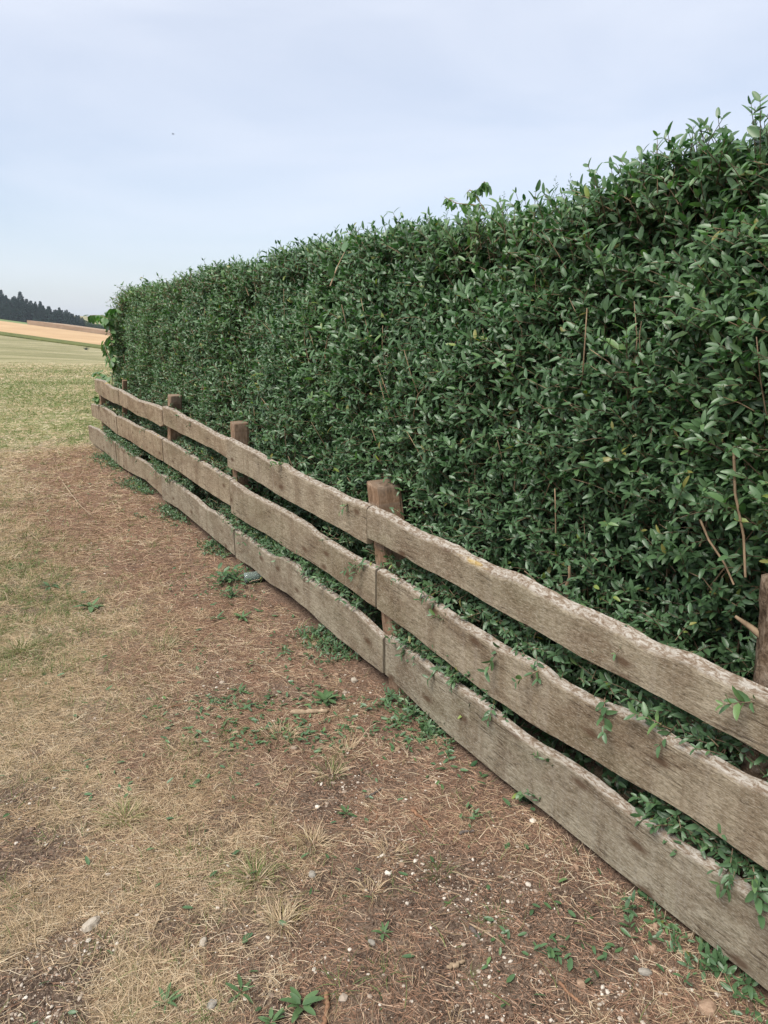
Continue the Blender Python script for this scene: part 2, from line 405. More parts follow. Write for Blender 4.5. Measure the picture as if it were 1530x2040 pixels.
m, nt, b = mat('ground_soil', .95, .08); M_ground = m
geo = N(nt, 'ShaderNodeNewGeometry'); pos = geo.outputs['Position']
big = noise(nt, pos, 1.6, 5, .6); mid = noise(nt, pos, 9, 5, .65, .3); fin = noise(nt, pos, 90, 6, .78, .6); vf = noise(nt, pos, 260, 2, .6)
strands = noise(nt, pos, 1, 4, .7, 2.5, (120, 38, 60)); strands2 = noise(nt, pos, 1, 4, .7, 2.5, (34, 130, 60), (3, 3, 3))
st = math_(nt, 'MAXIMUM', strands, strands2)
soil = ramp(nt, fin, [(.34, (.038, .026, .020)), (.48, (.115, .080, .060)), (.60, (.25, .185, .14))])
soil = mixc(nt, ramp(nt, mid, [(.45, 0.0), (.66, .75)]), soil, ramp(nt, fin, [(.3, (.17, .115, .08)), (.7, (.36, .27, .20))]))
grit = N(nt, 'ShaderNodeTexVoronoi'); grit.inputs['Scale'].default_value = 95; nt.links.new(pos, grit.inputs['Vector'])
gsep = N(nt, 'ShaderNodeSeparateColor'); nt.links.new(grit.outputs['Color'], gsep.inputs[0])
gmask = math_(nt, 'MULTIPLY', ramp(nt, grit.outputs['Distance'], [(.20, 1.0), (.32, 0.0)]), ramp(nt, gsep.outputs[0], [(.74, 0.0), (.78, 1.0)]))
soil = mixc(nt, math_(nt, 'MULTIPLY', gmask, ramp(nt, mid, [(.38, .15), (.55, .9)])), soil, mixc(nt, gsep.outputs[1], (.36, .31, .25), (.20, .14, .095)))
straw = ramp(nt, st, [(.42, (.10, .072, .05)), (.52, (.30, .23, .155)), (.64, (.60, .485, .35))])
straw = mixc(nt, ramp(nt, mid, [(.5, 0.0), (.7, .35)]), straw, (.16, .10, .06))
lit = ramp(nt, st, [(.43, (.080, .048, .036)), (.54, (.21, .13, .092)), (.66, (.44, .29, .205))])
lit = mixc(nt, ramp(nt, mid, [(.48, 0.0), (.66, .5)]), lit, ramp(nt, fin, [(.3, (.15, .08, .05)), (.7, (.32, .20, .13))]))
gr = ramp(nt, st, [(.42, (.05, .065, .022)), (.58, (.12, .14, .05)), (.74, (.25, .24, .11))])
# mown meadow far out: pale dry green with rows
px = N(nt, 'ShaderNodeSeparateXYZ'); nt.links.new(pos, px.inputs[0])
rows = noise(nt, pos, 1, 5, .6, .3, (.55, .035, .1))
rows2 = noise(nt, pos, 1, 4, .6, .2, (.07, .012, .1), (4, 4, 0))
cross = noise(nt, pos, 1, 7, .75, .8, (1.3, 3.2, 1))
patch = noise(nt, pos, .22, 4, .6)
mead = ramp(nt, math_(nt, 'ADD', math_(nt, 'MULTIPLY', rows, .55), math_(nt, 'MULTIPLY', rows2, .45)), [(.38, (.19, .19, .085)), (.5, (.29, .27, .14)), (.60, (.42, .375, .23))])
mead = mixc(nt, ramp(nt, cross, [(.44, 0.0), (.60, .75)]), mead, (.155, .135, .075))
nearm = ramp(nt, noise(nt, pos, 1.6, 7, .72, .4, (.8, 1.7, 1)), [(.38, (.12, .14, .05)), (.5, (.22, .215, .095)), (.62, (.38, .33, .20))])
mfac = N(nt, 'ShaderNodeMapRange'); mfac.inputs[1].default_value = 13; mfac.inputs[2].default_value = 26; nt.links.new(px.outputs['Y'], mfac.inputs[0])
mead = mixc(nt, mfac.outputs[0], nearm, mead)
al, ab_, ag, am, aw = (attr(nt, k) for k in ('litter', 'bare', 'green', 'meadow', 'lawn'))
c = mixc(nt, al, straw, lit); c = mixc(nt, math_(nt, 'MULTIPLY', ag, .6), c, gr)
c = mixc(nt, ab_, c, soil); c = mixc(nt, am, c, mead)
c = mixc(nt, aw, c, ramp(nt, mid, [(.35, (.12, .20, .05)), (.65, (.26, .36, .12))]))
c = mixc(nt, .4, c, ramp(nt, big, [(.3, .72), (.7, 1.0)]), 'MULTIPLY')
c = mixc(nt, math_(nt, 'MULTIPLY', math_(nt, 'SUBTRACT', 1.0, am), .8), c, ramp(nt, fin, [(.36, .48), (.5, .95), (.62, 1.15)]), 'MULTIPLY')
nt.links.new(c, b.inputs['Base Color'])
bump(nt, b, math_(nt, 'ADD', math_(nt, 'ADD', fin, math_(nt, 'MULTIPLY', gmask, .5)), math_(nt, 'MULTIPLY', st, .6)), .9, .014)
ground = mesh_np('ground', np.stack([GX, GY, GZZ], -1).reshape(-1, 3), GF, M_ground, None, True,
                 {'litter': zl, 'bare': zb, 'green': zg, 'meadow': zm, 'lawn': zw})
tag(ground, kind='structure')

# far fields on the slope
def simple_mat(name, stops, scale, sc3, rough=.9):
    m, nt, b = mat(name, rough, .05)
    geo = N(nt, 'ShaderNodeNewGeometry')
    f = noise(nt, geo.outputs['Position'], scale, 5, .6, .2, sc3)
    nt.links.new(ramp(nt, f, stops), b.inputs['Base Color']); return m
M_wheat = simple_mat('ripe_stubble', [(.35, (.40, .265, .145)), (.65, (.48, .335, .19))], 1, (.08, .02, .1))
M_verge = simple_mat('field_margin', [(.35, (.07, .085, .025)), (.65, (.15, .16, .05))], 1, (.3, .3, .1))
M_crop = simple_mat('standing_crop', [(.35, (.27, .19, .125)), (.65, (.35, .25, .17))], 1, (.3, .3, .6))
M_farmead = simple_mat('far_meadow', [(.35, (.12, .17, .07)), (.65, (.18, .24, .10))], 1, (.1, .1, .1))
def sheet(name, x0, x1, y0f, y1f, lift, m, thick=0.0, nxs=40, nys=14):
    xs = np.linspace(x0, x1, nxs); V = []
    for j in range(nys):
        t = j/(nys-1)
        Y = y0f(xs)*(1-t)+y1f(xs)*t
        V.append(np.stack([xs, Y, terrain(xs, Y)+lift], -1))
    V = np.array(V); idx = np.arange(nxs*nys).reshape(nys, nxs)
    Fc = np.stack([idx[:-1, :-1], idx[:-1, 1:], idx[1:, 1:], idx[1:, :-1]], -1).reshape(-1, 4)
    V = V.reshape(-1, 3)
    if thick:                                                   # skirt down to the ground all round
        ring = list(idx[0])+list(idx[1:, -1])+list(idx[-1, -2::-1])+list(idx[-2:0:-1, 0])
        n = len(V); low = V[ring].copy(); low[:, 2] -= thick; V = np.concatenate([V, low])
        k = np.arange(len(ring)); r = np.array(ring)
        Fc = np.concatenate([Fc, np.stack([r[k], n+k, n+np.roll(k, -1), r[np.roll(k, -1)]], -1)])
    return mesh_np(name, V, Fc, m, None, False)
L_ = lambda v: (lambda x: np.full_like(x, float(v)))
tag(sheet('field_margin', -420, 40, L_(228), L_(252), .35, M_verge, .6), kind='structure')
tag(sheet('stubble_field', -420, 40, L_(252), L_(420), .35, M_wheat, .6), kind='structure')
tag(sheet('meadow', -420, -196, L_(420.5), L_(475), .25, M_farmead, .5), kind='structure')
crop = sheet('wheat_field', -196, 40, L_(421), L_(474), 2.6, M_crop, 2.9)
tag(crop, kind='structure')

# ------------------------------------------------------------------ fence
fence = empty('wooden_fence', sn(3.0, 0, 0))
tag(fence, 'weathered grey brown three-board fence with wavy live edges running along the hedge', 'fence')
TONE = {3: .95, 4: 1.0, 5: .8, 6: .45, 7: .35, 13: .8, 14: 1.0, 15: .7, 16: .45, 17: .4, 23: .6, 24: .7, 25: .3, 26: .25, 27: .1}   # 0 silver grey .. 1 warm brown
def board(pt_top, pt_bot, seed, n0=0.0, th=.032, drop=.010, label=None):
    """outline of the front of the board as seen; turned into real (s, z) on the fence plane"""
    T = np.array([on_plane(u, v, n0+th) for u, v in pt_top]); B = np.array([on_plane(u, v, n0) for u, v in pt_bot])
    T = T[np.argsort(T[:, 0])]; B = B[np.argsort(B[:, 0])]
    s0, s1 = max(T[0, 0], B[0, 0])+.004, min(T[-1, 0], B[-1, 0])-.004
    s0, s1 = (T[0, 0]+B[0, 0])/2+.002, (T[-1, 0]+B[-1, 0])/2-.002
    K = max(30, int((s1-s0)/.012)); s = np.linspace(s0, s1, K)
    zt = np.interp(s, T[:, 0], T[:, 1]); zb = np.interp(s, B[:, 0], B[:, 1])
    r = np.full(5, .2); sm = lambda z: np.convolve(np.pad(z, 2, mode='edge'), r, 'valid')
    zt = sm(zt)+(fbm(s*5, s*0+seed, seed, 3)-.5)*.009+(fbm(s*26, s*0+seed, seed+4, 2)-.5)*.0035; zb = sm(zb)+(fbm(s*9, s*0+seed, seed+5, 3)-.5)*.008
    wob = (fbm(s*2, s*0+seed, seed+9, 2)-.5)*.012
    edg = drop*(.4+1.1*fbm(s*3.3, s*0, seed+2, 4))
    zf = zt-edg
    prof = []                                                   # closed profile, (n, z, edgeflag, v)
    rows = 7
    for k in range(rows+1):
        f = k/rows; z = zb+.004+(zf-.006-zb-.004)*f; prof.append((wob*0+n0+wob, z, 0.0, z))
    prof.append((n0+wob+.002, zf-.001, .35, zf)); prof.append((n0+wob+.007, zf+edg*.35, 1.0, zf+.01))
    prof.append((n0+wob+th*.6, zf+edg*.75, 1.0, zf+.02)); prof.append((n0+wob+th, zt, 1.0, zf+.03))
    prof.append((n0+wob+th+.002, zt-.008, .5, zf+.05)); prof.append((n0+wob+th, (zt+zb)/2, 0.0, zf+.15)); prof.append((n0+wob+th, zb+.004, 0.0, zf+.3)); prof.append((n0+wob+th*.5, zb, 0.0, zf+.35))
    Pn = len(prof)
    V = np.zeros((K, Pn, 3)); E = np.zeros((K, Pn)); UV = np.zeros((K, Pn, 3))
    for i, (n, z, e, vv) in enumerate(prof):
        n = np.broadcast_to(n, (K,)); sl_ = s
        V[:, i] = DV[None]*sl_[:, None]+NV[None]*(FN+n)[:, None]; V[:, i, 2] = z
        E[:, i] = e; UV[:, i, 0] = s+seed*3.7; UV[:, i, 1] = vv+seed*1.3; UV[:, i, 2] = (n-n0)+seed
    idx = np.arange(K*Pn).reshape(K, Pn)
    a = idx[:-1]; bq = idx[1:]
    Fc = np.stack([a, np.roll(a, -1, 1), np.roll(bq, -1, 1), bq], -1).reshape(-1, 4)
    caps = np.stack([idx[0, ::-1], idx[-1]])
    o = mesh_np('board', V.reshape(-1, 3), [Fc, caps], M_board, fence, False, {'edge': E.ravel()}, UV.reshape(-1, 3))
    me = o.data
    at = me.attributes.new('tone', 'FLOAT', 'POINT'); at.data.foreach_set('value', np.full(len(me.vertices), TONE.get(seed, .5), dtype=np.float32))
    if label: o['label'] = label
    return s, zt, zb
TB = []
# top row, from the far end to the near end
top_boards = [
 ([(193,754),(209,758),(225,770),(240,775)], [(189.5,780.5),(204,791),(222,801),(239,808)]),
 ([(240.5,774),(261,786),(277,795),(301,801.5),(316,807),(327,812)], [(239,808),(256,817),(272,827.5),(295,835.5),(307,843),(318,850.5),(327,847)]),
 ([(328,807),(351,815),(370.6,828),(402,844),(429,860),(457,871.6)], [(328,847),(359,864),(390,879),(425.5,897),(457,916.7)]),
 ([(458,869.6),(488,885),(519.6,901),(551,918.6),(574.5,922.5),(590,936),(625.5,954),(668.6,973.5),(696,989),(733,1003)], [(457.5,932),(488,946),(535,973.5),(574.5,999),(633,1030),(692,1064),(739.5,1091)]),
 ([(735,1002),(764,1015),(785.6,1024.6),(813,1041),(846,1060.5),(879,1072),(905,1085),(918,1088),(925,1095),(941,1106),(990,1126),(1036,1143),(1085,1170),(1130.6,1192.6),(1209,1227.6),(1270.6,1258.5),(1312,1281),(1394,1306),(1447.6,1337),(1489,1355),(1530,1372),(1620,1420),(1900,1560)],
  [(741.5,1077),(797,1106),(846,1134),(900,1164),(962,1201),(1023.5,1236),(1085,1269),(1147,1306),(1209,1339),(1270.6,1367.6),(1312,1392),(1373.5,1423),(1456,1470.6),(1530,1509.7),(1620,1560),(1900,1715)])]
mid_boards = [
 ([(185.6,804),(204,806.7),(222,818),(235,827.6)], [(184,829),(198.7,838),(214,850),(235,867)]),
 ([(236.5,827.6),(251,833),(274.5,846),(301,857.6),(327,871)], [(236.2,867),(261,880),(287.6,898),(308.5,911),(327,920)]),
 ([(328,871.6),(359,889),(390,909),(425.5,930),(462,951)], [(328,922),(359,942),(398,969.6),(429,991),(463,1011)]),
 ([(463.5,952),(496,975.5),(527.5,993),(547,1003),(582,1022.5),(621.6,1046),(633,1058),(668.6,1079),(696,1097),(723.5,1113),(749,1124.5)], [(464,1024),(488,1040),(535,1067.6),(574.5,1097),(614,1118.6),(653,1144),(692,1171.6),(731,1201),(759,1216.7)]),
 ([(751,1124.5),(790,1146),(825.5,1165.7),(861,1189),(900,1215),(941,1242),(978,1264.7),(999,1281),(1056.5,1308),(1081,1318),(1130.6,1359),(1188,1388),(1250,1409),(1312,1437.6),(1344.7,1470.6),(1394,1491),(1447.6,1516),(1489,1540.6),(1530,1557),(1620,1606),(1900,1765)],
  [(760,1220.6),(790,1243),(829,1271.6),(900,1328),(941,1361),(982,1392),(1023.5,1417),(1085,1460),(1147,1493),(1209,1532),(1270.6,1569),(1332,1604),(1394,1643),(1456,1688),(1530,1734.7),(1620,1795),(1900,1985)])]
low_boards = [
 ([(180,847),(198.7,853.7),(214,867),(234,881)], [(178,877),(198.7,893),(214,906),(232,923)]),
 ([(235.5,881),(251,893),(274.5,908.6),(301,924),(324.5,946.5)], [(234,924),(256,940),(287.6,955.7),(308.5,974),(323.5,989.7)]),
 ([(326,943),(359,963.7),(394,989),(417.6,1011),(445,1024.5),(468.6,1048)], [(324.5,995),(359,1016.7),(398,1048),(437,1083),(471.5,1111)]),
 ([(470.6,1052),(504,1073.5),(527.5,1091),(547,1105),(570.6,1109),(602,1126.5),(614,1146),(653,1169.6),(692,1197),(723.5,1220.6),(766,1259)], [(473,1114.7),(504,1134),(535,1162),(574.5,1185),(614,1216.7),(653,1254),(692,1287),(731,1318.6),(773,1350)]),
 ([(768,1260),(802,1277.5),(849,1311),(865,1326),(900,1347),(962,1388),(1003,1421),(1044,1454),(1085,1483),(1126.5,1507.6),(1188,1549),(1250,1600),(1312,1639),(1365,1679),(1415,1710),(1476.5,1751),(1530,1788),(1620,1850),(1900,2045)],
  [(775,1352),(850,1425),(900,1470.6),(941,1503),(1023.5,1571),(1085,1619),(1147,1673),(1229,1739),(1291,1786),(1353,1837),(1415,1885),(1476.5,1936),(1530,1977.6),(1620,2050),(1900,2275)])]
bt, bm_, bl = [], [], []
for i, (a, q) in enumerate(top_boards): bt.append(board(a, q, 3+i, 0, .034, .022 if i == 4 else .012))
for i, (a, q) in enumerate(mid_boards): bm_.append(board(a, q, 13+i, 0, .032, .014 if i == 4 else .009))
for i, (a, q) in enumerate(low_boards): bl.append(board(a, q, 23+i, 0, .032, .012 if i == 4 else .007))
S_END = bt[0][0][-1]; S_NEAR = bt[-1][0][0]
# the fence turns the corner at the far end: boards seen from behind
def box(acc, p0, ax, ay, az, seg=1):
    c = [p0+ax*i+ay*j+az*k for i in (0, 1) for j in (0, 1) for k in (0, 1)]
    acc.add(np.array(c), np.array([[0, 1, 3, 2], [4, 6, 7, 5], [0, 4, 5, 1], [2, 3, 7, 6], [0, 2, 6, 4], [1, 5, 7, 3]]))
def plain_board(p0, along, length, n, up0, up1, th, seed):
    K = int(length/.05); s = np.linspace(0, length, K)
    zt = up1+(fbm(s*5, s*0, seed, 3)-.5)*.03; zb = up0+(fbm(s*5, s*0, seed+3, 3)-.5)*.02
    V = np.zeros((K, 4, 3)); UV = np.zeros((K, 4, 3))
    for i, (o_, z) in enumerate(((0, zb), (0, zt), (th, zt), (th, zb))):
        V[:, i] = p0+along[None]*s[:, None]+n*o_; V[:, i, 2] = z
        UV[:, i, 0] = s+seed; UV[:, i, 1] = z+(.3 if i > 1 else 0)+seed; UV[:, i, 2] = o_
    idx = np.arange(K*4).reshape(K, 4); a = idx[:-1]; q = idx[1:]
    Fc = np.stack([a, np.roll(a, -1, 1), np.roll(q, -1, 1), q], -1).reshape(-1, 4)
    caps = np.stack([idx[0, ::-1], idx[-1]])
    return mesh_np('board', V.reshape(-1, 3), np.concatenate([Fc, caps]), M_board, fence, False, {'edge': np.zeros(K*4)}, UV.reshape(-1, 3))
for k, (z0, z1) in enumerate(((.0, .19), (.26, .47), (.55, .76))):
    plain_board(sn(S_END+.012, .05), NV, 1.5, DV, z0, z1, .03, 40+k)

def post(sx, n0, w, d, ztop, seed, lean=0.0, tilt=.01, parent=fence):
    """squarish hewn post with rounded, split faces; sx near face position along fence"""
    nS, nZ = 20, 26
    th = np.arange(nS)/nS*2*np.pi
    ex = 8.0
    cx = np.sign(np.cos(th))*np.abs(np.cos(th))**(2/ex)*w/2; cy = np.sign(np.sin(th))*np.abs(np.sin(th))**(2/ex)*d/2
    zs = np.concatenate([np.linspace(-.35, ztop-.01, nZ), [ztop-.002]])
    V = []; UV = []
    for j, z in enumerate(zs):
        k = 1.0 if j < nZ else .955
        r = 1+(fbm(th*3+seed, np.full(nS, z*1.5), seed, 3)-.5)*.10
        groove = 1-.10*np.exp(-((th-4.2)/.13)**2)-.07*np.exp(-((th-2.6)/.12)**2)
        s = sx+w/2+cx*r*k*groove+lean*z; n = n0+d/2+cy*r*k*groove
        zz = z+(tilt*cx/w*2 if j >= nZ-1 else 0)+0*s
        V.append(DV[None]*s[:, None]+NV[None]*(FN+n)[:, None]+np.array([0, 0, 1.])[None]*np.broadcast_to(zz, (nS,))[:, None])
        UV.append(np.stack([np.full(nS, z), np.minimum(th, 2*np.pi-th)*.05, np.full(nS, seed*1.0)], -1))
    V = np.array(V); UV = np.array(UV); K = len(zs)
    top = V[-1].mean(0)+np.array([0, 0, .002])
    idx = np.arange(K*nS).reshape(K, nS); a = idx[:-1]; q = idx[1:]
    Fc = np.stack([a, np.roll(a, -1, 1), np.roll(q, -1, 1), q], -1).reshape(-1, 4)
    VV = np.concatenate([V.reshape(-1, 3), [top]]); UU = np.concatenate([UV.reshape(-1, 3), [[ztop, 0.2, seed]]])
    tri = np.stack([idx[-1], np.roll(idx[-1], -1), np.full(nS, len(VV)-1)], -1)
    return mesh_np('post', VV, [Fc, tri], M_post, parent, False, None, UU)
def post_at(uL, vT, uB, vB, w, d, n0, seed, **k):
    s, z = on_plane(uL, vT, n0); s2, z2 = on_plane(uB, vB, n0)
    ln = (s-s2)/(z-z2)
    return post(s-ln*z-w, n0, w, d, z, seed, lean=ln, **k), s
post_at(727, 960, 745, 1120, .105, .135, .040, 1, tilt=.006)[0]['label'] = 'brown split post rising above the boards at the near joint'
post_at(457, 840, 462, 945, .085, .11, .040, 2, tilt=.004)
post_at(333, 786, 333, 880, .10, .11, .040, 3, tilt=.004)
post_at(243, 757, 243, 850, .05, .05, .040, 4, tilt=.004)
post(S_END-.12, .040, .12, .10, .74, 5)
# round post with bark, at the right edge of the frame
sR, zR = on_plane(1497, 1150, .06)
nS, nZ = 28, 60; th = np.arange(nS)/nS*2*np.pi; V = []
zs = np.concatenate([np.linspace(-.3, zR, nZ), [zR+.004]])
for j, z in enumerate(zs):
    r = .062*(1+(fbm(np.cos(th)*2.2+5, np.sin(th)*2.2+z*7+9, 77, 4)-.5)*.30)
    if z > zR-.07: r = r*1.07
    if j == nZ: r = r*.86
    s = sR-.064+np.cos(th)*r; n = .13+np.sin(th)*r
    V.append(DV[None]*s[:, None]+NV[None]*(FN+n)[:, None]+np.array([0, 0, 1.])[None]*(np.full(nS, z)+(fbm(th, th*0, 3, 2)-.5)*(.02 if j >= nZ-1 else 0))[:, None])
V = np.array(V); idx = np.arange(len(zs)*nS).reshape(len(zs), nS); a = idx[:-1]; q = idx[1:]
Fc = np.stack([a, np.roll(a, -1, 1), np.roll(q, -1, 1), q], -1).reshape(-1, 4)
VV = np.concatenate([V.reshape(-1, 3), [V[-1].mean(0)+np.array([0, 0, .001])]])
tri = np.stack([idx[-1], np.roll(idx[-1], -1), np.full(nS, len(VV)-1)], -1)
rp = mesh_np('post', VV, [Fc, tri], M_barkpost, fence, True)
rp['label'] = 'round post with mottled bark at the near end'
stb = Acc(); b0 = sn(sR-.02, .10, zR-.155)
tubes(stb, [[b0, b0+DV*.03+np.array([0, 0, .012]), b0+DV*.07+NV*-.01+np.array([0, 0, .03])]], [[.010, .008, .004]], .35, 6)
stb.build('branch_stub', M_bark, rp)

# ------------------------------------------------------------------ hedge
hedge = empty('hedge', sn(5, .8, 0))
tag(hedge, 'tall dense clipped privet hedge of dark glossy green leaves behind the board fence', 'hedge')
H_S0, H_S1 = -1.6, S_END-.45
def hedge_top(s):                                    # height along the hedge
    return 1.925+.04*(fbm(s*.9, s*0, 5, 3)-.5)*2+.06*(fbm(s*3.1, s*0, 8, 2)-.5)+.05*sstep(8, 6, s)*sstep(2.2, 3.6, s)+.09*sstep(2.1, 1.55, s)-.02*sstep(7, 10, s)
def hedge_front(s, z):                               # distance of the foliage face behind the fence
    base = .255+.09*sstep(.7, .2, z)+.14*sstep(1.2, 1.95, z)**2
    base = base+.10*(fbm(s*1.6, z*1.6, 12, 3)-.5)*2+.05*(fbm(s*5, z*5, 15, 2)-.5)*2
    return base+.16*sstep(2.4, 1.0, s)*sstep(1.3, .5, z)
H_BACK = 1.25
def make_shoots(Ns, mode):
    if mode == 'front':
        s = H_S0+(H_S1-H_S0)*rng.random(Ns)
        z = rng.random(Ns)**.95*(hedge_top(s)+.02)
        dep = rng.exponential(.075, Ns)
        n = hedge_front(s, z)+dep
        out = np.stack([rng.normal(0, .45, Ns), -np.abs(rng.normal(.55, .3, Ns)), rng.normal(.75, .35, Ns)], 1)
    elif mode == 'near':
        s = H_S0+(3.4-H_S0)*rng.random(Ns); z = rng.random(Ns)*(hedge_top(s)-.05); n = hedge_front(s, z)+.15+.5*rng.random(Ns)
        out = np.stack([rng.normal(0, .6, Ns), -np.abs(rng.normal(.4, .4, Ns)), rng.normal(.6, .4, Ns)], 1)
    elif mode == 'top':
        s = H_S0+(H_S1-H_S0)*rng.random(Ns); n = .3+(H_BACK-.3)*rng.random(Ns)
        z = hedge_top(s)-rng.exponential(.07, Ns)-.02-.10*sstep(.9, 1.25, n)
        out = np.stack([rng.normal(0, .45, Ns), rng.normal(-.1, .5, Ns), np.abs(rng.normal(.9, .3, Ns))], 1)
    elif mode == 'back':
        s = H_S0+(H_S1-H_S0)*rng.random(Ns); z = rng.random(Ns)*2.0; n = H_BACK-rng.exponential(.12, Ns)
        out = np.stack([rng.normal(0, .45, Ns), np.abs(rng.normal(.6, .3, Ns)), rng.normal(.6, .4, Ns)], 1)
    elif mode == 'end':
        n = .22+(H_BACK-.22)*rng.random(Ns); z = rng.random(Ns)*2.0
        s = H_S1-rng.exponential(.08, Ns)-.38*(z/1.9)**4-.06*(fbm(n*3, z*3, 4, 2))
        out = np.stack([np.abs(rng.normal(.6, .3, Ns)), rng.normal(0, .4, Ns), rng.normal(.7, .35, Ns)], 1)
    elif mode == 'fill':
        s = H_S0+(H_S1-H_S0)*rng.random(Ns); z = .15+rng.random(Ns)*(hedge_top(s)-.25); n = hedge_front(s, z)+.1+(H_BACK-.45)*rng.random(Ns)
        out = rng.normal(0, .6, (Ns, 3)); out[:, 2] = np.abs(out[:, 2])+.2
    W_ = DV[None]*s[:, None]+NV[None]*(FN+n)[:, None]; W_[:, 2] = z
    Dr = norm(DV[None]*out[:, :1]+NV[None]*out[:, 1:2]+np.array([[0, 0, 1.]])*out[:, 2:3])
    return W_, Dr, s, z
fol_near, fol_far, twg = Acc(), Acc(), Acc()
def clothe(P, Dr, s, L, pairs, leafL, tsh, acc_n=fol_near, acc_f=fol_far, wood_t=.25, cut=5.0):
    """shoot = gently curved twig with opposite pairs of leaves; arrays over shoots"""
    Ns = len(P)
    sag = np.array([0, 0, -1.])
    K = 4; u = np.linspace(0, 1, K)
    cl = P[:, None]+Dr[:, None]*(L[:, None]*u[None])[..., None]+sag*(L[:, None]*.18*u[None]**2)[..., None]
    tubes(twg, cl, np.broadcast_to((.0021*(1-.6*u))[None], (Ns, K))*np.where(s < cut, 1, 1.5)[:, None], np.clip(rng.normal(wood_t, .25, Ns), 0, 1), 3)
    side0 = norm(np.cross(Dr, rng.normal(0, 1, (Ns, 3))))
    side1 = np.cross(Dr, side0)
    for k in range(pairs):
        f = (k+.6+rng.random(Ns)*.3)/pairs
        base = P+Dr*(L*f)[:, None]+sag*(L*.18*f*f)[:, None]
        sd_ = side0 if k % 2 == 0 else side1
        for sg in (-1, 1):
            keep = rng.random(Ns) < .93
            d = norm(Dr*(.55+.45*f)[:, None]+sd_*sg*rng.uniform(.5, 1.1, Ns)[:, None]+rng.normal(0, .22, (Ns, 3)))
            nn = Dr*.35-NV*.55+np.array([0, 0, .65])+rng.normal(0, .30, (Ns, 3))
            LL = leafL*rng.uniform(.6, 1.25, Ns)*(1-.35*np.abs(f-.5))
            tt = np.clip(tsh+rng.normal(0, .16, Ns), 0, .93)
            odd = rng.random(Ns); tt = np.where(odd > .993, .99, np.where(odd > .989, .965, tt))
            ww = LL*rng.uniform(.35, .47, Ns); dr = rng.uniform(.05, .40, Ns)
            nr = keep & (s < cut); fr = keep & (s >= cut)
            if nr.any(): leaves(acc_n, base[nr], d[nr], nn[nr], LL[nr], ww[nr], tt[nr], .30, dr[nr])
            if fr.any(): leaves(acc_f, base[fr], d[fr], nn[fr], LL[fr]*1.05, ww[fr]*1.1, tt[fr], .3, dr[fr], simple=True)
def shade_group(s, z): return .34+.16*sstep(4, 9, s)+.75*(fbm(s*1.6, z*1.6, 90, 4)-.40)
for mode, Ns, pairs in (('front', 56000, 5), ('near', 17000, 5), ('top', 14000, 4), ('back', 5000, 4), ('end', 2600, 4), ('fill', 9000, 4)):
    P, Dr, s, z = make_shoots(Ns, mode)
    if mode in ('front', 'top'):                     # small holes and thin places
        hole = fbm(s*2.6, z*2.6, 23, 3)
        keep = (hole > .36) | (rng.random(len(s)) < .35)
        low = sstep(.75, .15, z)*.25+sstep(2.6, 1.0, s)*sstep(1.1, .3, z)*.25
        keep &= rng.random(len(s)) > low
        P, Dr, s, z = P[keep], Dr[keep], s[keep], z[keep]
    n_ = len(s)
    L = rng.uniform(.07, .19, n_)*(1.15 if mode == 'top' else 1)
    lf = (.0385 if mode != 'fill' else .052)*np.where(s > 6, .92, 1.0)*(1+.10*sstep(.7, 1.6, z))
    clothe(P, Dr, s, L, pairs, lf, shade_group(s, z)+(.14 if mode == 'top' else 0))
# long new shoots standing out of the top and face
Ns = 420
s = H_S0+(H_S1-H_S0)*rng.random(Ns)**1.25; n = .38+.75*rng.random(Ns)
P = DV[None]*s[:, None]+NV[None]*(FN+n)[:, None]; P[:, 2] = hedge_top(s)-.04
Dr = norm(np.stack([rng.normal(0, .35, Ns), rng.normal(0, .35, Ns), np.ones(Ns)], 1))
clothe(P, Dr, s, rng.uniform(.07, .24, Ns)*np.where(s < 5, 1.1, .75), 5, np.full(Ns, .040), np.full(Ns, .70)+rng.normal(0, .08, Ns))
Ns = 520
s = H_S0+(H_S1-H_S0)*rng.random(Ns); z = .8+1.15*rng.random(Ns)
P = DV[None]*s[:, None]+NV[None]*(FN+hedge_front(s, z))[:, None]; P[:, 2] = z
Dr = norm(DV[None]*rng.normal(0, .5, Ns)[:, None]-NV[None]*rng.uniform(.2, .9, Ns)[:, None]+np.array([0, 0, 1.])*rng.uniform(.5, 1.2, Ns)[:, None])
clothe(P, Dr, s, rng.uniform(.14, .28, Ns), 6, np.full(Ns, .055), np.full(Ns, .60)+rng.normal(0, .1, Ns))
# low shoots pushing out through the gaps between the boards and over their tops
def gap_shoots(Ns, lowB, zoff, outr, Lr, smax, seed):
    ss = np.concatenate([a[0] for a in lowB]); zz = np.concatenate([a[1] for a in lowB])
    o = np.argsort(ss); ss, zz = ss[o], zz[o]
    s = -.3+(smax+.3)*rng.random(Ns); 
    m_ = fbm(s*1.8, s*0+seed, seed, 3) > .40
    s = s[m_]; Ns = len(s)
    z = np.interp(s, ss, zz)+zoff+rng.uniform(-.02, .035, Ns)
    n = .045+rng.exponential(.03, Ns)
    P = DV[None]*s[:, None]+NV[None]*(FN+n)[:, None]; P[:, 2] = z
    Dr = norm(DV[None]*rng.normal(0, .9, Ns)[:, None]-NV[None]*rng.uniform(*outr, Ns)[:, None]+np.array([0, 0, 1.])*rng.normal(.15, .25, Ns)[:, None])
    clothe(P, Dr, s, rng.uniform(*Lr, Ns), 4, rng.uniform(.022, .042, Ns), np.full(Ns, .42)+rng.normal(0, .12, Ns))
gap_shoots(900, bm_, .02, (-.1, .5), (.05, .11), 10.2, 3)
gap_shoots(2400, bl, .03, (.0, .6), (.05, .11), 10.2, 5)
gap_shoots(150, bt, -.02, (-.1, .2), (.04, .09), 10.2, 8)
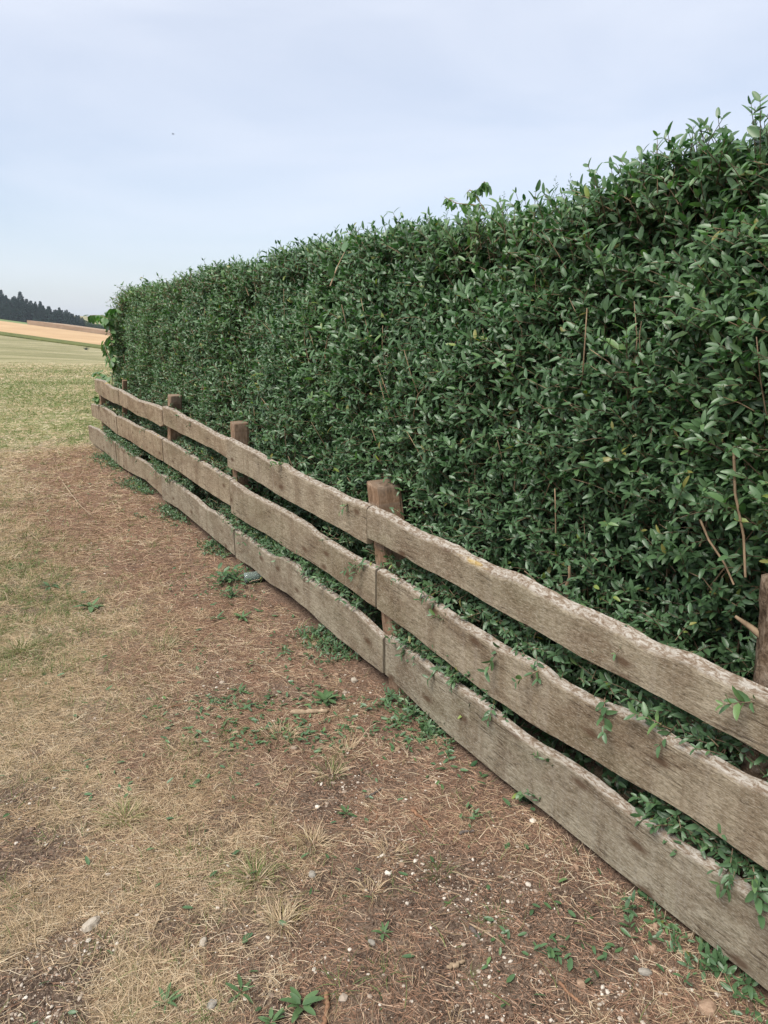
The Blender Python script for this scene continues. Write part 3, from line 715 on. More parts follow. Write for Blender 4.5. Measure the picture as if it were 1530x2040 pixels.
# dense low filler between fence and hedge base so the gaps show leaves, not lawn
Ns = 5200
s = -1.0+(S_END+1)*rng.random(Ns); n = .09+.32*rng.random(Ns); z = rng.random(Ns)*.62
P = DV[None]*s[:, None]+NV[None]*(FN+n)[:, None]; P[:, 2] = z
clothe(P, norm(rng.normal(0, .6, (Ns, 3))+np.array([0, 0, .4])), s, rng.uniform(.05, .12, Ns), 3, rng.uniform(.028, .044, Ns), np.full(Ns, .28)+rng.normal(0, .1, Ns))
# hanging sprigs seen against the boards
def sprig(u, v, off, dirv, L, leaf, tint, pairs=6):
    s_, z_ = on_plane(u, v, off); p = sn(s_, off, z_)
    clothe(p[None], norm(np.array([dirv], float)), np.array([s_]), np.array([L]), pairs, np.array([leaf]), np.array([tint]))
LEFT = -NV
for u, v, d, L, lf, t in ((1122,1538,DV*1.0-NV*.35+np.array([0,0,.35]),.12,.034,.5), (1092,1612,DV*.5-NV*.5+np.array([0,0,.7]),.10,.030,.45), (735,1105,DV*.25-NV*.6+np.array([0,0,-.75]),.12,.036,.5),
        (720,1120,DV*.5-NV*.5+np.array([0,0,-.3]),.10,.036,.45),(1460,1690,-DV*.2-NV*.35+np.array([0,0,-.9]),.09,.040,.45),(1500,1725,-DV*.6-NV*.4+np.array([0,0,-.7]),.10,.042,.5),
        (1000,1285,-NV*.6+np.array([0,0,-.6]),.10,.042,.5),(1090,1330,-NV*.4+DV*.3+np.array([0,0,-.2]),.11,.042,.55),(1205,1390,-NV*.5-DV*.5+np.array([0,0,-.4]),.10,.04,.5),
        (1330,1450,-NV*.4+DV*.5+np.array([0,0,.3]),.10,.04,.75),(1520,1400,-NV*.6+DV*.3+np.array([0,0,.1]),.10,.042,.85),(700,1000,-NV*.6-DV*.3+np.array([0,0,-.1]),.10,.036,.8),
        (570,925,-NV*.5+np.array([0,0,.1]),.09,.036,.85),(985,1400,-NV*.5-DV*.3+np.array([0,0,-.3]),.07,.036,.6),(900,1240,-NV*.3+DV*.6+np.array([0,0,.2]),.10,.038,.5)):
    sprig(u, v, .02 if v > 1000 else .03, d, L, lf, t)
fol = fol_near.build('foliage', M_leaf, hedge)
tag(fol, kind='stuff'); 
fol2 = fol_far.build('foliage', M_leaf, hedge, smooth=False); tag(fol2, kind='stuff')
tag(twg.build('twigs', M_bark, hedge), kind='stuff')
# trunks inside the hedge
for k in range(44):
    s_ = H_S0+.1+k*(H_S1-H_S0-.3)/43+random.uniform(-.08, .08); n_ = random.uniform(.40, .85)
    base = sn(s_, n_, GZ-.05); a = Acc()
    pts = [base]
    hgt = random.uniform(1.4, 1.8)
    for q in range(1, 9): pts.append(base+np.array([0, 0, hgt*q/8])+DV*(random.uniform(-.05, .05)+.02*q*random.uniform(-1, 1))+NV*random.uniform(-.04, .04))
    r0 = random.uniform(.010, .022)
    tubes(a, [pts], [np.linspace(r0, r0*.35, 9)], random.uniform(.1, .5), 7)
    for q in range(5):
        j = random.randint(1, 6); p = np.array(pts[j]); d = DV*random.uniform(-.5, .5)-NV*random.uniform(-.2, .5)+np.array([0, 0, random.uniform(.4, 1.0)])
        ln = random.uniform(.25, .5)
        tubes(a, [[p, p+d*ln*.5+DV*random.uniform(-.03, .03), p+d*ln]], [[r0*.5, r0*.38, r0*.2]], random.uniform(.1, .7), 5)
    a.build('trunk', M_bark, hedge)
# bare straight twigs standing near the face (old cut wood)
bare_t = [((1130, 1188), (1134, 1128), .12, .006, .9), ((1395, 1035), (1462, 1165), .22, .0035, .45), ((1462, 900), (1485, 1150), .22, .0042, .5), ((1420, 240), (1000, 0), 0, 0, 0)][:3]
for (p, q, off, r, t) in bare_t:
    s_, z_ = on_plane(*p, off); s2, z2 = on_plane(*q, off-.03); a = Acc()
    A_ = sn(s_, off, z_); B_ = sn(s2, off-.03, z2); M1 = A_*.66+B_*.34+DV*.008; M2 = A_*.33+B_*.67-DV*.006
    tubes(a, [[A_, M1, M2, B_]], [[r, r*.9, r*.85, r*.8]], t, 6); a.build('bare_branch', M_bark, hedge)
a = Acc()
Nt = 900
s = H_S0+(H_S1-H_S0)*rng.random(Nt); z = .25+rng.random(Nt)*1.25
n = hedge_front(s, z)+rng.uniform(-.03, .06, Nt)
P0 = DV[None]*s[:, None]+NV[None]*(FN+n)[:, None]; P0[:, 2] = z
D0 = norm(DV[None]*rng.normal(0, .35, Nt)[:, None]-NV[None]*rng.normal(.1, .2, Nt)[:, None]+np.array([0, 0, 1.]))
Ls = rng.uniform(.10, .34, Nt); u = np.linspace(0, 1, 4)
cl = P0[:, None]+D0[:, None]*(Ls[:, None]*u)[..., None]+(rng.normal(0, .02, (Nt, 1, 3))*np.sin(u*np.pi)[None, :, None])
tubes(a, cl, np.broadcast_to(.0032*(1-.5*u), (Nt, 4))*rng.uniform(.6, 1.2, Nt)[:, None], rng.uniform(.2, 1.0, Nt), 4)
tag(a.build('bare_twigs', M_bark, hedge), kind='stuff')
# spent flower sprays, yellow-green, mostly high on the near part
a = Acc(); Nf = 210
s = rng.uniform(-.6, 4.2, Nf)*rng.random(Nf)**.4; z = rng.uniform(1.05, 2.05, Nf); n = hedge_front(s, z)-.02
P0 = DV[None]*s[:, None]+NV[None]*(FN+n)[:, None]; P0[:, 2] = z
for k in range(14):
    st_ = P0+np.array([0, 0, 1.])*(.006*k)
    d = norm(rng.normal(0, .8, (Nf, 3))+np.array([0, 0, .8]))
    ln = .022*(1-k/18)
    tubes(a, np.stack([st_, st_+d*ln*.6, st_+d*ln], 1), np.broadcast_to([.0008, .0009, .0016], (Nf, 3)), rng.uniform(.3, .8, Nf), 3)
tag(a.build('flower_sprays', M_leaf_fresh, hedge), kind='stuff')

# ------------------------------------------------------------------ climber at the far end of the hedge, sapling behind the hedge
def plant(name, label, cat, stems, leafspec, m=M_leaf_fresh, root=None, wr=.006):
    base = stems[0][0]
    e = empty(name, root if root is not None else base); tag(e, label, cat)
    a = Acc(); l = Acc()
    for st_ in stems:
        st_ = np.array(st_); K = len(st_)
        tubes(a, [st_], [np.linspace(wr, wr*.35, K)], .5, 6)
    for (p, d, L, w, t, dr) in leafspec:
        leaves(l, np.array([p]), np.array([d]), np.array([[random.gauss(0, .4), random.gauss(-.3, .4), .8]]), np.array([L]), np.array([w]), np.array([t]), .2, dr)
    a.build('stem', M_bark, e); l.build('leaves', m, e); return e
def leafy(points, n, L, w, spread, down=-.5):
    out = []
    for _ in range(n):
        k = random.randrange(len(points)-1); f = random.random(); p = np.array(points[k])*(1-f)+np.array(points[k+1])*f
        d = np.array([random.gauss(0, 1)*spread, random.gauss(0, 1)*spread, down+random.gauss(0, .35)])
        out.append((p, d, L*random.uniform(.7, 1.25), w*random.uniform(.8, 1.2), random.random(), random.uniform(.1, .4)))
    return out
def P_(u, v, off):
    s_, z_ = on_plane(u, v, off); return sn(s_, off, z_)
oc = .10
r1 = [P_(222, 790, oc), P_(226, 730, oc), P_(222, 690, oc), P_(220, 660, oc), P_(215, 635, oc), P_(200, 628, oc), P_(178, 628, oc)]
r2 = [P_(226, 730, oc), P_(212, 700, oc), P_(206, 678, oc)]
r3 = [P_(222, 780, oc), P_(205, 755, oc), P_(190, 742, oc)]
r4 = [P_(215, 640, oc), P_(222, 618, oc), P_(232, 614, oc)]
lv = leafy(r1[3:], 60, .105, .07, .6)+leafy(r1[1:4], 30, .10, .062, .6)+leafy(r2, 40, .11, .042, .45, -.9)+leafy(r3, 46, .10, .062, .7, -.2)+leafy(r4, 36, .10, .065, .6)
plant('climbing_plant', 'light green large-leaved climber sticking out past the far end of the hedge', 'plant', [r1, r2, r3, r4], lv, root=P_(222, 790, oc))
q1 = [P_(196, 830, .02), P_(196, 800, .0), P_(192, 790, -.02)]
plant('ivy', 'small dark green leafy sprig growing on the far corner post of the fence', 'plant', [q1], leafy(q1[1:], 12, .075, .055, .7, -.2), m=M_leaf_fresh, root=q1[0], wr=.004)
ot = .75
t1 = [P_(1000, 470, ot), P_(960, 410, ot), P_(945, 385, ot), P_(965, 362, ot), P_(974, 368, ot)]
t2 = [P_(960, 410, ot), P_(910, 405, ot), P_(885, 392, ot)]
t3 = [P_(945, 385, ot), P_(936, 378, ot), P_(930, 384, ot)]
lv = leafy(t1[2:], 26, .048, .020, .5, -.7)+leafy(t2, 32, .050, .020, .6, -.5)+leafy(t3, 8, .045, .018, .5, -.6)+leafy(t1[1:3], 8, .045, .018, .5, -.5)
plant('sapling', 'thin sapling with drooping light green leaves poking above the middle of the hedge', 'sapling', [[sn(t1[0]@DV, ot, 0), *t1], t2, t3], lv, root=sn(t1[0]@DV, ot, 0), wr=.0035)

# ------------------------------------------------------------------ ground cover
def wedge(n, r0, r1, a0=-36, a1=34, power=1.0):
    r = r0+(r1-r0)*rng.random(n)**power; th = np.radians(rng.uniform(a0, a1, n))
    X = r*np.sin(th); Y = r*np.cos(th)
    d = FN-(X*NV[0]+Y*NV[1]); k = (d > .0) | ((Y > 11.2) & (X < -3))
    return X[k], Y[k], r[k], d[k]
def heading(n): t = rng.uniform(0, 2*np.pi, n); return np.stack([np.cos(t), np.sin(t), np.zeros(n)], 1)
def grass(n, r0, r1, dens, mat_acc, Lr, wr, upr, bendr, tintf, power=1.0, a0=-36, a1=34):
    X, Y, r, d = wedge(n, r0, r1, a0, a1, power=power)
    litter, bare, green, mead, lawn, _, _ = zones(X, Y)
    k = rng.random(len(X)) < dens(litter, bare, green, mead, X, Y, d)
    X, Y, r = X[k], Y[k], r[k]; m_ = len(X)
    P = np.stack([X, Y, gz(X, Y)-.002], 1)
    sc_ = np.maximum(1, r/3.2)**.7
    L = rng.uniform(*Lr, m_)*sc_**.35; W_ = rng.uniform(*wr, m_)*sc_
    blades(mat_acc, P, heading(m_), L, W_, rng.uniform(*bendr, m_), tintf(m_, X, Y), 4, rng.uniform(*upr, m_))
# tuft-like variation of density
def tuft(X, Y, sc=6, seed=70): return sstep(.36, .62, fbm(X*sc, Y*sc, seed, 3))
A1 = Acc()
def clumps(acc, n, per, r1, dens, Lr, tintm, keepf=None, rad=.035, a0=-36, a1=34):
    X, Y, r, d = wedge(n, .85, r1, a0, a1)
    zz = zones(X, Y); k = rng.random(len(X)) < dens(zz[0], zz[1], zz[2], zz[3]); X, Y, r = X[k], Y[k], r[k]
    cl_t = tintm+rng.normal(0, .13, len(X)); cr = rad*rng.uniform(.5, 1.5, len(X))
    X = np.repeat(X, per); Y = np.repeat(Y, per); r = np.repeat(r, per); cl_t = np.repeat(cl_t, per); cr = np.repeat(cr, per)
    m_ = len(X); th = rng.uniform(0, 6.2832, m_); q = np.abs(rng.normal(0, 1, m_))*cr
    X = X+np.cos(th)*q; Y = Y+np.sin(th)*q
    d_ = FN-(X*NV[0]+Y*NV[1]); k = d_ > .02; X, Y, r, th, cl_t = X[k], Y[k], r[k], th[k], cl_t[k]; m_ = len(X)
    th = th+rng.normal(0, .7, m_)
    H = np.stack([np.cos(th), np.sin(th), np.zeros(m_)], 1)
    P = np.stack([X, Y, gz(X, Y)-.002], 1); sc_ = np.maximum(1, r/3.2)**.7
    blades(acc, P, H, rng.uniform(*Lr, m_)*sc_**.3, rng.uniform(.0009, .0018, m_)*sc_, rng.uniform(-2.4, .4, m_), np.clip(cl_t+rng.normal(0, .14, m_), 0, .93), 5, rng.uniform(.2, 1.3, m_))
clumps(A1, 8500, 36, 11.3, lambda l, b, g, m: (1-l*.9)*(1-b*.9)*(1-m), (.015, .055), .60)
grass(230000, .9, 4.6, lambda l, b, g, m, X, Y, d: np.clip((1-l*.88)*(1-b*.93)*(.12+.95*tuft(X, Y, 11, 78)), 0, 1), A1, (.02, .07), (.0010, .0020), (-.05, .4), (-1.6, .4), lambda n, X, Y: np.clip(rng.normal(.56, .22, n)+.9*(fbm(X*1.6, Y*1.6, 5, 3)-.5), 0, .92))
grass(430000, .8, 11.6, lambda l, b, g, m, X, Y, d: np.clip((1-l*.78)*(1-b*.90)*(.30+1.0*tuft(X, Y, 8)), 0, 1)*(1-m*.6), A1, (.025, .085), (.0010, .0021), (.0, .45), (-1.2, .3), lambda n, X, Y: np.clip(rng.normal(.62, .2, n)+.9*(fbm(X*1.6, Y*1.6, 5, 3)-.5), 0, .92))
grass(120000, .8, 11.6, lambda l, b, g, m, X, Y, d: np.clip((1-l*.85)*(1-b)*tuft(X, Y, 5, 71)**2, 0, 1)*(1-m*.6), A1, (.03, .075), (.0012, .0022), (.6, 1.4), (-1.5, .2), lambda n, X, Y: np.clip(rng.normal(.68, .2, n), 0, 1))
tag(A1.build('dry_grass', M_straw), 'short dry straw-coloured grass covering the verge beside the fence', 'grass', kind='stuff')
A2 = Acc()
grass(520000, .8, 11.2, lambda l, b, g, m, X, Y, d: np.clip(l*(1-b*.6)*(.4+.8*tuft(X, Y, 6, 75))+.06, 0, 1)*(1-m), A2, (.012, .065), (.0010, .0022), (-.05, .22), (-.6, .25), lambda n, X, Y: np.clip(rng.normal(.5, .24, n), 0, 1))
grass(260000, .8, 7.5, lambda l, b, g, m, X, Y, d: np.clip(.45*l+.5*b+.25, 0, 1)*(.4+.7*tuft(X, Y, 9, 79)), A2, (.004, .016), (.0012, .0030), (-.1, .4), (-.4, .4), lambda n, X, Y: np.clip(rng.normal(.42, .3, n), 0, 1))
tag(A2.build('straw_litter', M_litter), 'reddish brown dead straw and hedge litter along the foot of the fence', 'litter', kind='stuff')
A3 = Acc()
clumps(A3, 8500, 17, 12.0, lambda l, b, g, m: (.22+.8*g+.3*m)*(1-l*.75)*(1-b*.6), (.02, .060), .45, rad=.028)
grass(200000, .8, 12.5, lambda l, b, g, m, X, Y, d: np.clip(g**1.0*(1-b*.7)*1.5+.10+.55*m*fbm(X*1.5, Y*1.5, 3, 3), 0, 1)*(1-.6*l)*tuft(X, Y, 5, 73), A3, (.025, .075), (.0016, .003), (.4, 1.4), (-1.0, .2), lambda n, X, Y: np.clip(rng.normal(.5, .22, n), 0, 1))
grass(110000, 10.6, 48, lambda l, b, g, m, X, Y, d: (X < -3)*m*(.35+.6*sstep(.40, .60, fbm(X*.6+Y*.2, Y*.6, 12, 3)))*sstep(46, 17, Y), A3, (.03, .07), (.002, .004), (.3, 1.3), (-1.0, .2), lambda n, X, Y: np.clip(rng.normal(.6, .25, n), 0, 1), a0=-37, a1=-14)
tag(A3.build('green_grass', M_green), 'patchy green grass among the dry verge and at the meadow edge', 'grass', kind='stuff')
A4 = Acc()
grass(90000, 10.4, 55, lambda l, b, g, m, X, Y, d: (X < -3)*(.35+.6*sstep(.40, .60, fbm(X*.5+Y*.2, Y*.6, 19, 3)))*sstep(54, 20, Y), A4, (.04, .10), (.002, .004), (.0, .5), (-.6, .2), lambda n, X, Y: np.clip(rng.normal(.70, .18, n), 0, .93), a0=-37, a1=-14)
tag(A4.build('mown_hay', M_straw), 'pale mown hay lying on the meadow beyond the end of the fence', 'hay', kind='stuff')

# fallen privet clippings
A5 = Acc()
def clip_leaves(X, Y, Lr=(.022, .042)):
    n = len(X); P = np.stack([X, Y, gz(X, Y)+rng.uniform(.003, .014, n)], 1)
    D_ = heading(n); D_[:, 2] = rng.normal(0, .25, n)
    L = rng.uniform(*Lr, n)
    leaves(A5, P, D_, np.array([0, 0, 1.])+rng.normal(0, .35, (n, 3)), L, L*rng.uniform(.34, .45, n), np.clip(rng.normal(.5, .2, n), 0, .94), .3, rng.uniform(-.2, .3, n))
for (u, v, rx, ry, n) in ((470, 1395, .28, .10, 150), (540, 1455, .42, .13, 230), (650, 1390, .12, .08, 50), (690, 1450, .25, .12, 70), (840, 1450, .22, .2, 90), (1150, 1880, .2, .1, 30), (300, 1540, .45, .12, 40), (560, 1330, .5, .3, 40), (440, 1160, .18, .16, 70), (640, 1290, .35, .25, 50)):
    cx, cy = pixf(u, v); clip_leaves(rng.normal(cx, rx*.6, n), rng.normal(cy, ry*.6, n), (.02, .036))
X, Y, r, d = wedge(2600, .8, 9); k = rng.random(len(X)) < np.clip(.15+.8*np.exp(-d/.5), 0, 1); clip_leaves(X[k], Y[k])
tag(A5.build('leaf_litter', M_leaf), 'fallen green hedge clippings scattered on the verge', 'leaves', kind='stuff')

# low suckers and ground cover along the foot of the fence
keepn, keepf, keept = fol_near, fol_far, twg
g1, g2, twg = Acc(), Acc(), Acc()
Ns = 2800
s = .2+(S_END-.2)*rng.random(Ns); n = .02-rng.exponential(.065, Ns)
keep = fbm(s*2.1, s*0+2, 66, 3)+.25*rng.random(Ns) > .64+.9*np.maximum(-n-.08, 0)
s, n = s[keep], n[keep]; Ns = len(s)
P = DV[None]*s[:, None]+NV[None]*(FN+n)[:, None]; P[:, 2] = gz(P[:, 0], P[:, 1])+.002
clothe(P, norm(rng.normal(0, .7, (Ns, 3))*[1, 1, .3]+np.array([0, 0, .45])), s, rng.uniform(.03, .08, Ns), 3, rng.uniform(.020, .036, Ns), np.full(Ns, .45)+rng.normal(0, .12, Ns), g1, g2)
gc = empty('ground_cover', sn(5, -.1, GZ)); tag(gc, 'low leafy privet suckers creeping out from under the bottom board', 'ground cover', kind='stuff')
tag(g1.build('near_leaves', M_leaf, gc), kind='stuff'); tag(g2.build('far_leaves', M_leaf, gc), kind='stuff'); tag(twg.build('runners', M_bark, gc), kind='stuff')

# gravel and grit
A6 = Acc()
ico = np.array([[0, 0, 1], [.89, 0, .45], [.28, .85, .45], [-.72, .53, .45], [-.72, -.53, .45], [.28, -.85, .45], [.72, .53, -.45], [-.28, .85, -.45], [-.89, 0, -.45], [-.28, -.85, -.45], [.72, -.53, -.45], [0, 0, -1]])
icf = np.array([[0, 1, 2], [0, 2, 3], [0, 3, 4], [0, 4, 5], [0, 5, 1], [1, 6, 2], [2, 7, 3], [3, 8, 4], [4, 9, 5], [5, 10, 1], [2, 6, 7], [3, 7, 8], [4, 8, 9], [5, 9, 10], [1, 10, 6], [6, 11, 7], [7, 11, 8], [8, 11, 9], [9, 11, 10], [10, 11, 6]])
def pebbles(X, Y, R, tint):
    n = len(X); sc3 = rng.uniform(.6, 1.25, (n, 1, 3))*R[:, None, None]; sc3[..., 2] *= .65
    th = rng.uniform(0, 6.28, n); V = ico[None]*sc3*(1+rng.uniform(-.2, .2, (n, 12, 1)))
    c_, s_ = np.cos(th)[:, None], np.sin(th)[:, None]
    V = np.stack([V[..., 0]*c_-V[..., 1]*s_, V[..., 0]*s_+V[..., 1]*c_, V[..., 2]], -1)
    V += np.stack([X, Y, gz(X, Y)+R*.15], 1)[:, None]
    A6.add(V.reshape(-1, 3), (icf[None]+(np.arange(n)*12)[:, None, None]).reshape(-1, 3), np.repeat(tint, 12))
X, Y, r, d = wedge(110000, .8, 7, power=1.0); _, bare, _, _, _, _, _ = zones(X, Y)
pt = fbm(X*3, Y*3, 88, 3)
k = rng.random(len(X)) < bare**1.3*sstep(.40, .62, pt)*.55+.015
pebbles(X[k], Y[k], .0016+rng.exponential(.0016, k.sum()), rng.random(k.sum()))
for (u, v, rr, n) in ((90, 1700, .14, 260), (60, 1960, .16, 300), (410, 1860, .08, 60), (780, 1880, .22, 260), (640, 1560, .2, 160), (240, 1690, .1, 90)):
    cx, cy = pixf(u, v); pebbles(rng.normal(cx, rr, n), rng.normal(cy, rr, n), .0014+rng.exponential(.0014, n), rng.random(n))
m, nt, b = mat('grit', .9, .15); M_grit = m
nt.links.new(ramp(nt, attr(nt, 'tint'), [(0, (.13, .09, .065)), (.4, (.28, .22, .17)), (.8, (.42, .37, .31)), (1, (.58, .53, .46))]), b.inputs['Base Color'])
tag(A6.build('gravel', M_grit, smooth=False), 'small pale grit and gravel lying on the bare soil patches', 'gravel', kind='stuff')

# ------------------------------------------------------------------ single stones
def stone(u, v, w, h, t, m, label, seed):
    p = on_ground(u, v); z = float(gz(p[0], p[1]))
    nU, nV_ = 9, 6; V = []
    for j in range(1, nV_):
        ph = np.pi*j/nV_
        for i in range(nU):
            th = 2*np.pi*i/nU
            x, y, zz = np.sin(ph)*np.cos(th), np.sin(ph)*np.sin(th), np.cos(ph)
            r = 1+.55*(float(fbm(np.array([x*1.3+y+seed*3.]), np.array([zz*1.5+y*1.1+seed]), seed, 3)[0])-.5)
            q = np.array([x, y, zz])*r; q = np.sign(q)*np.abs(q)**.85
            V.append(q*[w/2, h/2, t/2])
    V.append([0, 0, t/2]); V.append([0, 0, -t/2]); V = np.array(V)
    a_ = seed*1.7; R_ = np.array([[math.cos(a_*.2), -math.sin(a_*.2), 0], [math.sin(a_*.2), math.cos(a_*.2), 0], [0, 0, 1]])
    V = V@R_.T
    idx = np.arange((nV_-1)*nU).reshape(nV_-1, nU)
    a, q = idx[:-1], idx[1:]
    Fq = np.stack([a, q, np.roll(q, -1, 1), np.roll(a, -1, 1)], -1).reshape(-1, 4)
    n = len(V); t1_ = np.stack([idx[0], np.roll(idx[0], -1), np.full(nU, n-2)], -1); t2_ = np.stack([np.roll(idx[-1], -1), idx[-1], np.full(nU, n-1)], -1)
    o = mesh_np('stone', V, [Fq, np.concatenate([t1_, t2_])], m, None, False)
    o.location = (p[0], p[1], z+t*.08); tag(o, label, 'stone'); return o
ST_ = [
 (180, 1830, .062, .035, .030, M_stone_pale, 'pale irregular stone in the dry grass at lower left, largest on that side'),
 (421, 1986, .034, .026, .018, M_stone_grey, 'whitish blocky stone at the bottom left of the broad-leaved weed'),
 (404, 1858, .034, .022, .020, M_stone_pale, 'chalky white stone in dry grass right of the large lower left stone'),
 (622, 1727, .030, .024, .020, M_stone_grey, 'rounded grey stone beside the dry grass tufts in the lower centre'),
 (740, 1862, .026, .018, .015, M_stone_grey, 'small grey-white stone just below the little rosette weed'),
 (801, 1711, .018, .014, .014, M_stone_tan, 'tiny tan pebble at the foot of the upper right dry tuft'),
 (1285, 1936, .036, .022, .014, M_stone_grey, 'flat grey stone on brown litter near the bottom board'),
 (1158, 1952, .024, .026, .020, M_stone_tan, 'tan round stone with a dark hollow behind it, lower right'),
 (1410, 2008, .046, .040, .030, M_stone_tan, 'biggest tan stone close to the bottom right corner'),
 (1300, 1890, .026, .022, .020, M_stone_tan, 'orange-tan stone right below the yellow leaf near the fence foot'),
 (1305, 1848, .020, .016, .018, M_stone_tan, 'upper of two tan pebbles against the bottom board at lower right'),
 (1148, 1729, .034, .014, .012, M_stone_tan, 'flat tan stone lying left of the suckers by the bottom board'),
 (705, 1356, .040, .030, .028, M_stone_pale, 'pale stone by the fence foot near the board joint'),
 (670, 1345, .030, .026, .02, M_stone_tan, 'dusty brown stone left of the pale stone by the board joint'),
 (792, 1490, .024, .026, .02, M_stone_tan, 'beige pebble under a green leaf in the middle right of the litter'),
 (865, 1560, .026, .020, .016, M_stone_tan, 'brown pebble in the litter beside the bottom board'),
 (470, 1453-0, .030, .018, .020, M_chip, 'cream stone among the fallen green clippings'),
 (800, 1705, .014, .012, .010, M_stone_pale, 'tiny white pebble beside the tan one at the dry tuft'),
]
for k, a in enumerate(ST_): stone(*a, 3+k)

# ------------------------------------------------------------------ sticks and chips
def stick(name, pts, r, m, label, cat='stick', sides=8, flat=1.0, tint=.5, lift=0.0):
    W_ = []
    for (u, v) in pts:
        p = on_ground(u, v); p[2] = float(gz(p[0], p[1]))+r*.7+lift; W_.append(p)
    W_ = np.array(W_)
    # resample with small kinks
    tt = np.linspace(0, len(W_)-1, max(8, 5*len(W_))); Q = np.stack([np.interp(tt, np.arange(len(W_)), W_[:, i]) for i in range(3)], 1)
    Q[:, :2] += rng.normal(0, r*.25, (len(Q), 2)); Q[:, 2] += rng.normal(0, r*.1, len(Q))
    rad = r*(1-.45*np.linspace(0, 1, len(Q)))*rng.uniform(.75, 1.2, len(Q)); rad[0] *= .45; rad[-1] *= .3
    a = Acc(); c0 = Q.mean(0)
    tubes(a, [Q-c0], [rad], tint, sides)
    V = np.concatenate(a.V); K = len(Q); idx = np.arange(K*sides).reshape(K, sides)
    if sides != 4: a.F.setdefault(sides, []).append(np.stack([idx[0, ::-1], idx[-1]]))
    o = a.build(name, m); o.location = c0; o.scale = (1, 1, 1); tag(o, label, cat); return o
stick('stick', [(652, 1962), (650, 2000), (646, 2045)], .0085, M_stick, 'red-brown stub of wood pointing at the bottom edge of the photo')
stick('bark_piece', [(578, 1415), (620, 1413), (655, 1412)], .014, M_chip, 'pale brown bark piece lying among the green clippings', 'bark')
stick('wood_chip', [(893, 1908), (910, 1903), (926, 1896)], .0075, M_chip, 'whitish splintered wood chip on bare soil, lower centre right', 'wood chip')
stick('bark_piece', [(937, 1836), (946, 1846), (956, 1858)], .0075, M_dark_chip, 'dark grey bark chip beside the long pale twig', 'bark')
stick('bark_piece', [(915, 1655), (930, 1652), (945, 1652)], .006, M_dark_chip, 'flat grey-brown bark chip in the reddish litter below the fence', 'bark')
stick('twig', [(935, 1826), (975, 1850), (1005, 1868), (1028, 1893)], .0028, M_chip, 'long pale twig right of the dark grey bark chip', 'twig', 6)
stick('twig', [(900, 1721), (935, 1736), (970, 1744), (992, 1748)], .0028, M_chip, 'pale twig lying across the soil above the bark chip', 'twig', 6)
stick('twig', [(1112, 1782), (1145, 1815), (1183, 1852)], .0022, M_chip, 'straight thin twig running down the litter towards the bottom board', 'twig', 6)
stick('twig', [(1056, 1625), (1080, 1645), (1128, 1678)], .0028, M_chip, 'pale twig sticking out from under the bottom board', 'twig', 6)
stick('stick', [(1114, 1946), (1135, 1970), (1163, 1990)], .0050, M_stick, 'reddish stick left of the tan round stone', 'stick', 8)
stick('root', [(1340, 1884), (1362, 1874), (1388, 1862)], .0075, M_chip, 'pale root end poking out below the bottom board', 'root', 8)
stick('stick', [(728, 1578), (742, 1572), (762, 1560)], .0055, M_dark_chip, 'short dark stick on bare ground in the middle of the verge', 'stick')
stick('twig', [(735, 1628), (750, 1618), (752, 1606), (742, 1600)], .0028, M_stick, 'hooked brown twig below the short dark stick', 'twig', 6)
stick('stick', [(820, 1605), (840, 1622), (862, 1642)], .007, M_stick, 'crumbling reddish stick in the litter above the flat grey bark chip')
stick('stalk', [(125, 962), (142, 985), (160, 1008), (182, 1030)], .006, M_chip, 'long pale dry stalk lying on the far verge at left', 'stalk', 6, lift=.02)
stick('twig', [(575, 1440), (610, 1432), (645, 1425)], .003, M_stick, 'thin brown twig just under the pale bark piece', 'twig', 6)
stick('twig', [(330, 1402), (380, 1392), (440, 1404), (500, 1410)], .003, M_stick, 'long thin brown twig left of the clippings', 'twig', 6)
stick('twig', [(660, 1470), (680, 1500), (698, 1530)], .0028, M_chip, 'pale twig slanting down from the clippings', 'twig', 6)

# glass jar lying under the bottom board, with a bent straw in front of it
pj = on_ground(505, 1160); pj[2] = float(gz(pj[0], pj[1])); ax = norm(DV*-.15+NV*1.0)
jar = empty('glass_jar', pj); tag(jar, 'clear glass jar lying on its side half under the bottom board', 'jar')
a = Acc(); cen = pj+np.array([0, 0, .036]); st0 = cen-ax*.06
prof = [(0, .001), (0, .030), (.003, .034), (.02, .036), (.085, .036), (.095, .030), (.105, .028), (.112, .030), (.112, .026), (.105, .025), (.094, .027), (.085, .033), (.02, .033), (.006, .031), (.006, .001)]
tubes(a, [[st0+ax*p for p, _ in prof]], [[r for _, r in prof]], 0, 24)
# rebuild rings with the fixed axis (profile doubles back on itself)
up = np.array([0, 0, 1.]); sd2 = np.cross(ax, up); th = np.arange(24)/24*2*np.pi
a.V[0] = np.array([[st0+ax*p+r*(up*math.cos(t)+sd2*math.sin(t)) for t in th] for p, r in prof]).reshape(-1, 3)
a.build('jar_wall', M_glass, jar)
p0 = on_ground(497, 1183); z0 = float(gz(p0[0], p0[1])); p0[2] = z0; a = Acc()
p1 = p0+np.array([0, 0, .085]); tubes(a, [[np.zeros(3), np.array([0, 0, .06]), np.array([.004, .003, .078]), np.array([.022, .012, .086]), np.array([.065, .03, .088])]], [[.0024]*5], .9, 6)
st_o = a.build('stalk', M_chip); st_o.location = p0; tag(st_o, 'bent pale stalk standing in front of the glass jar', 'stalk')

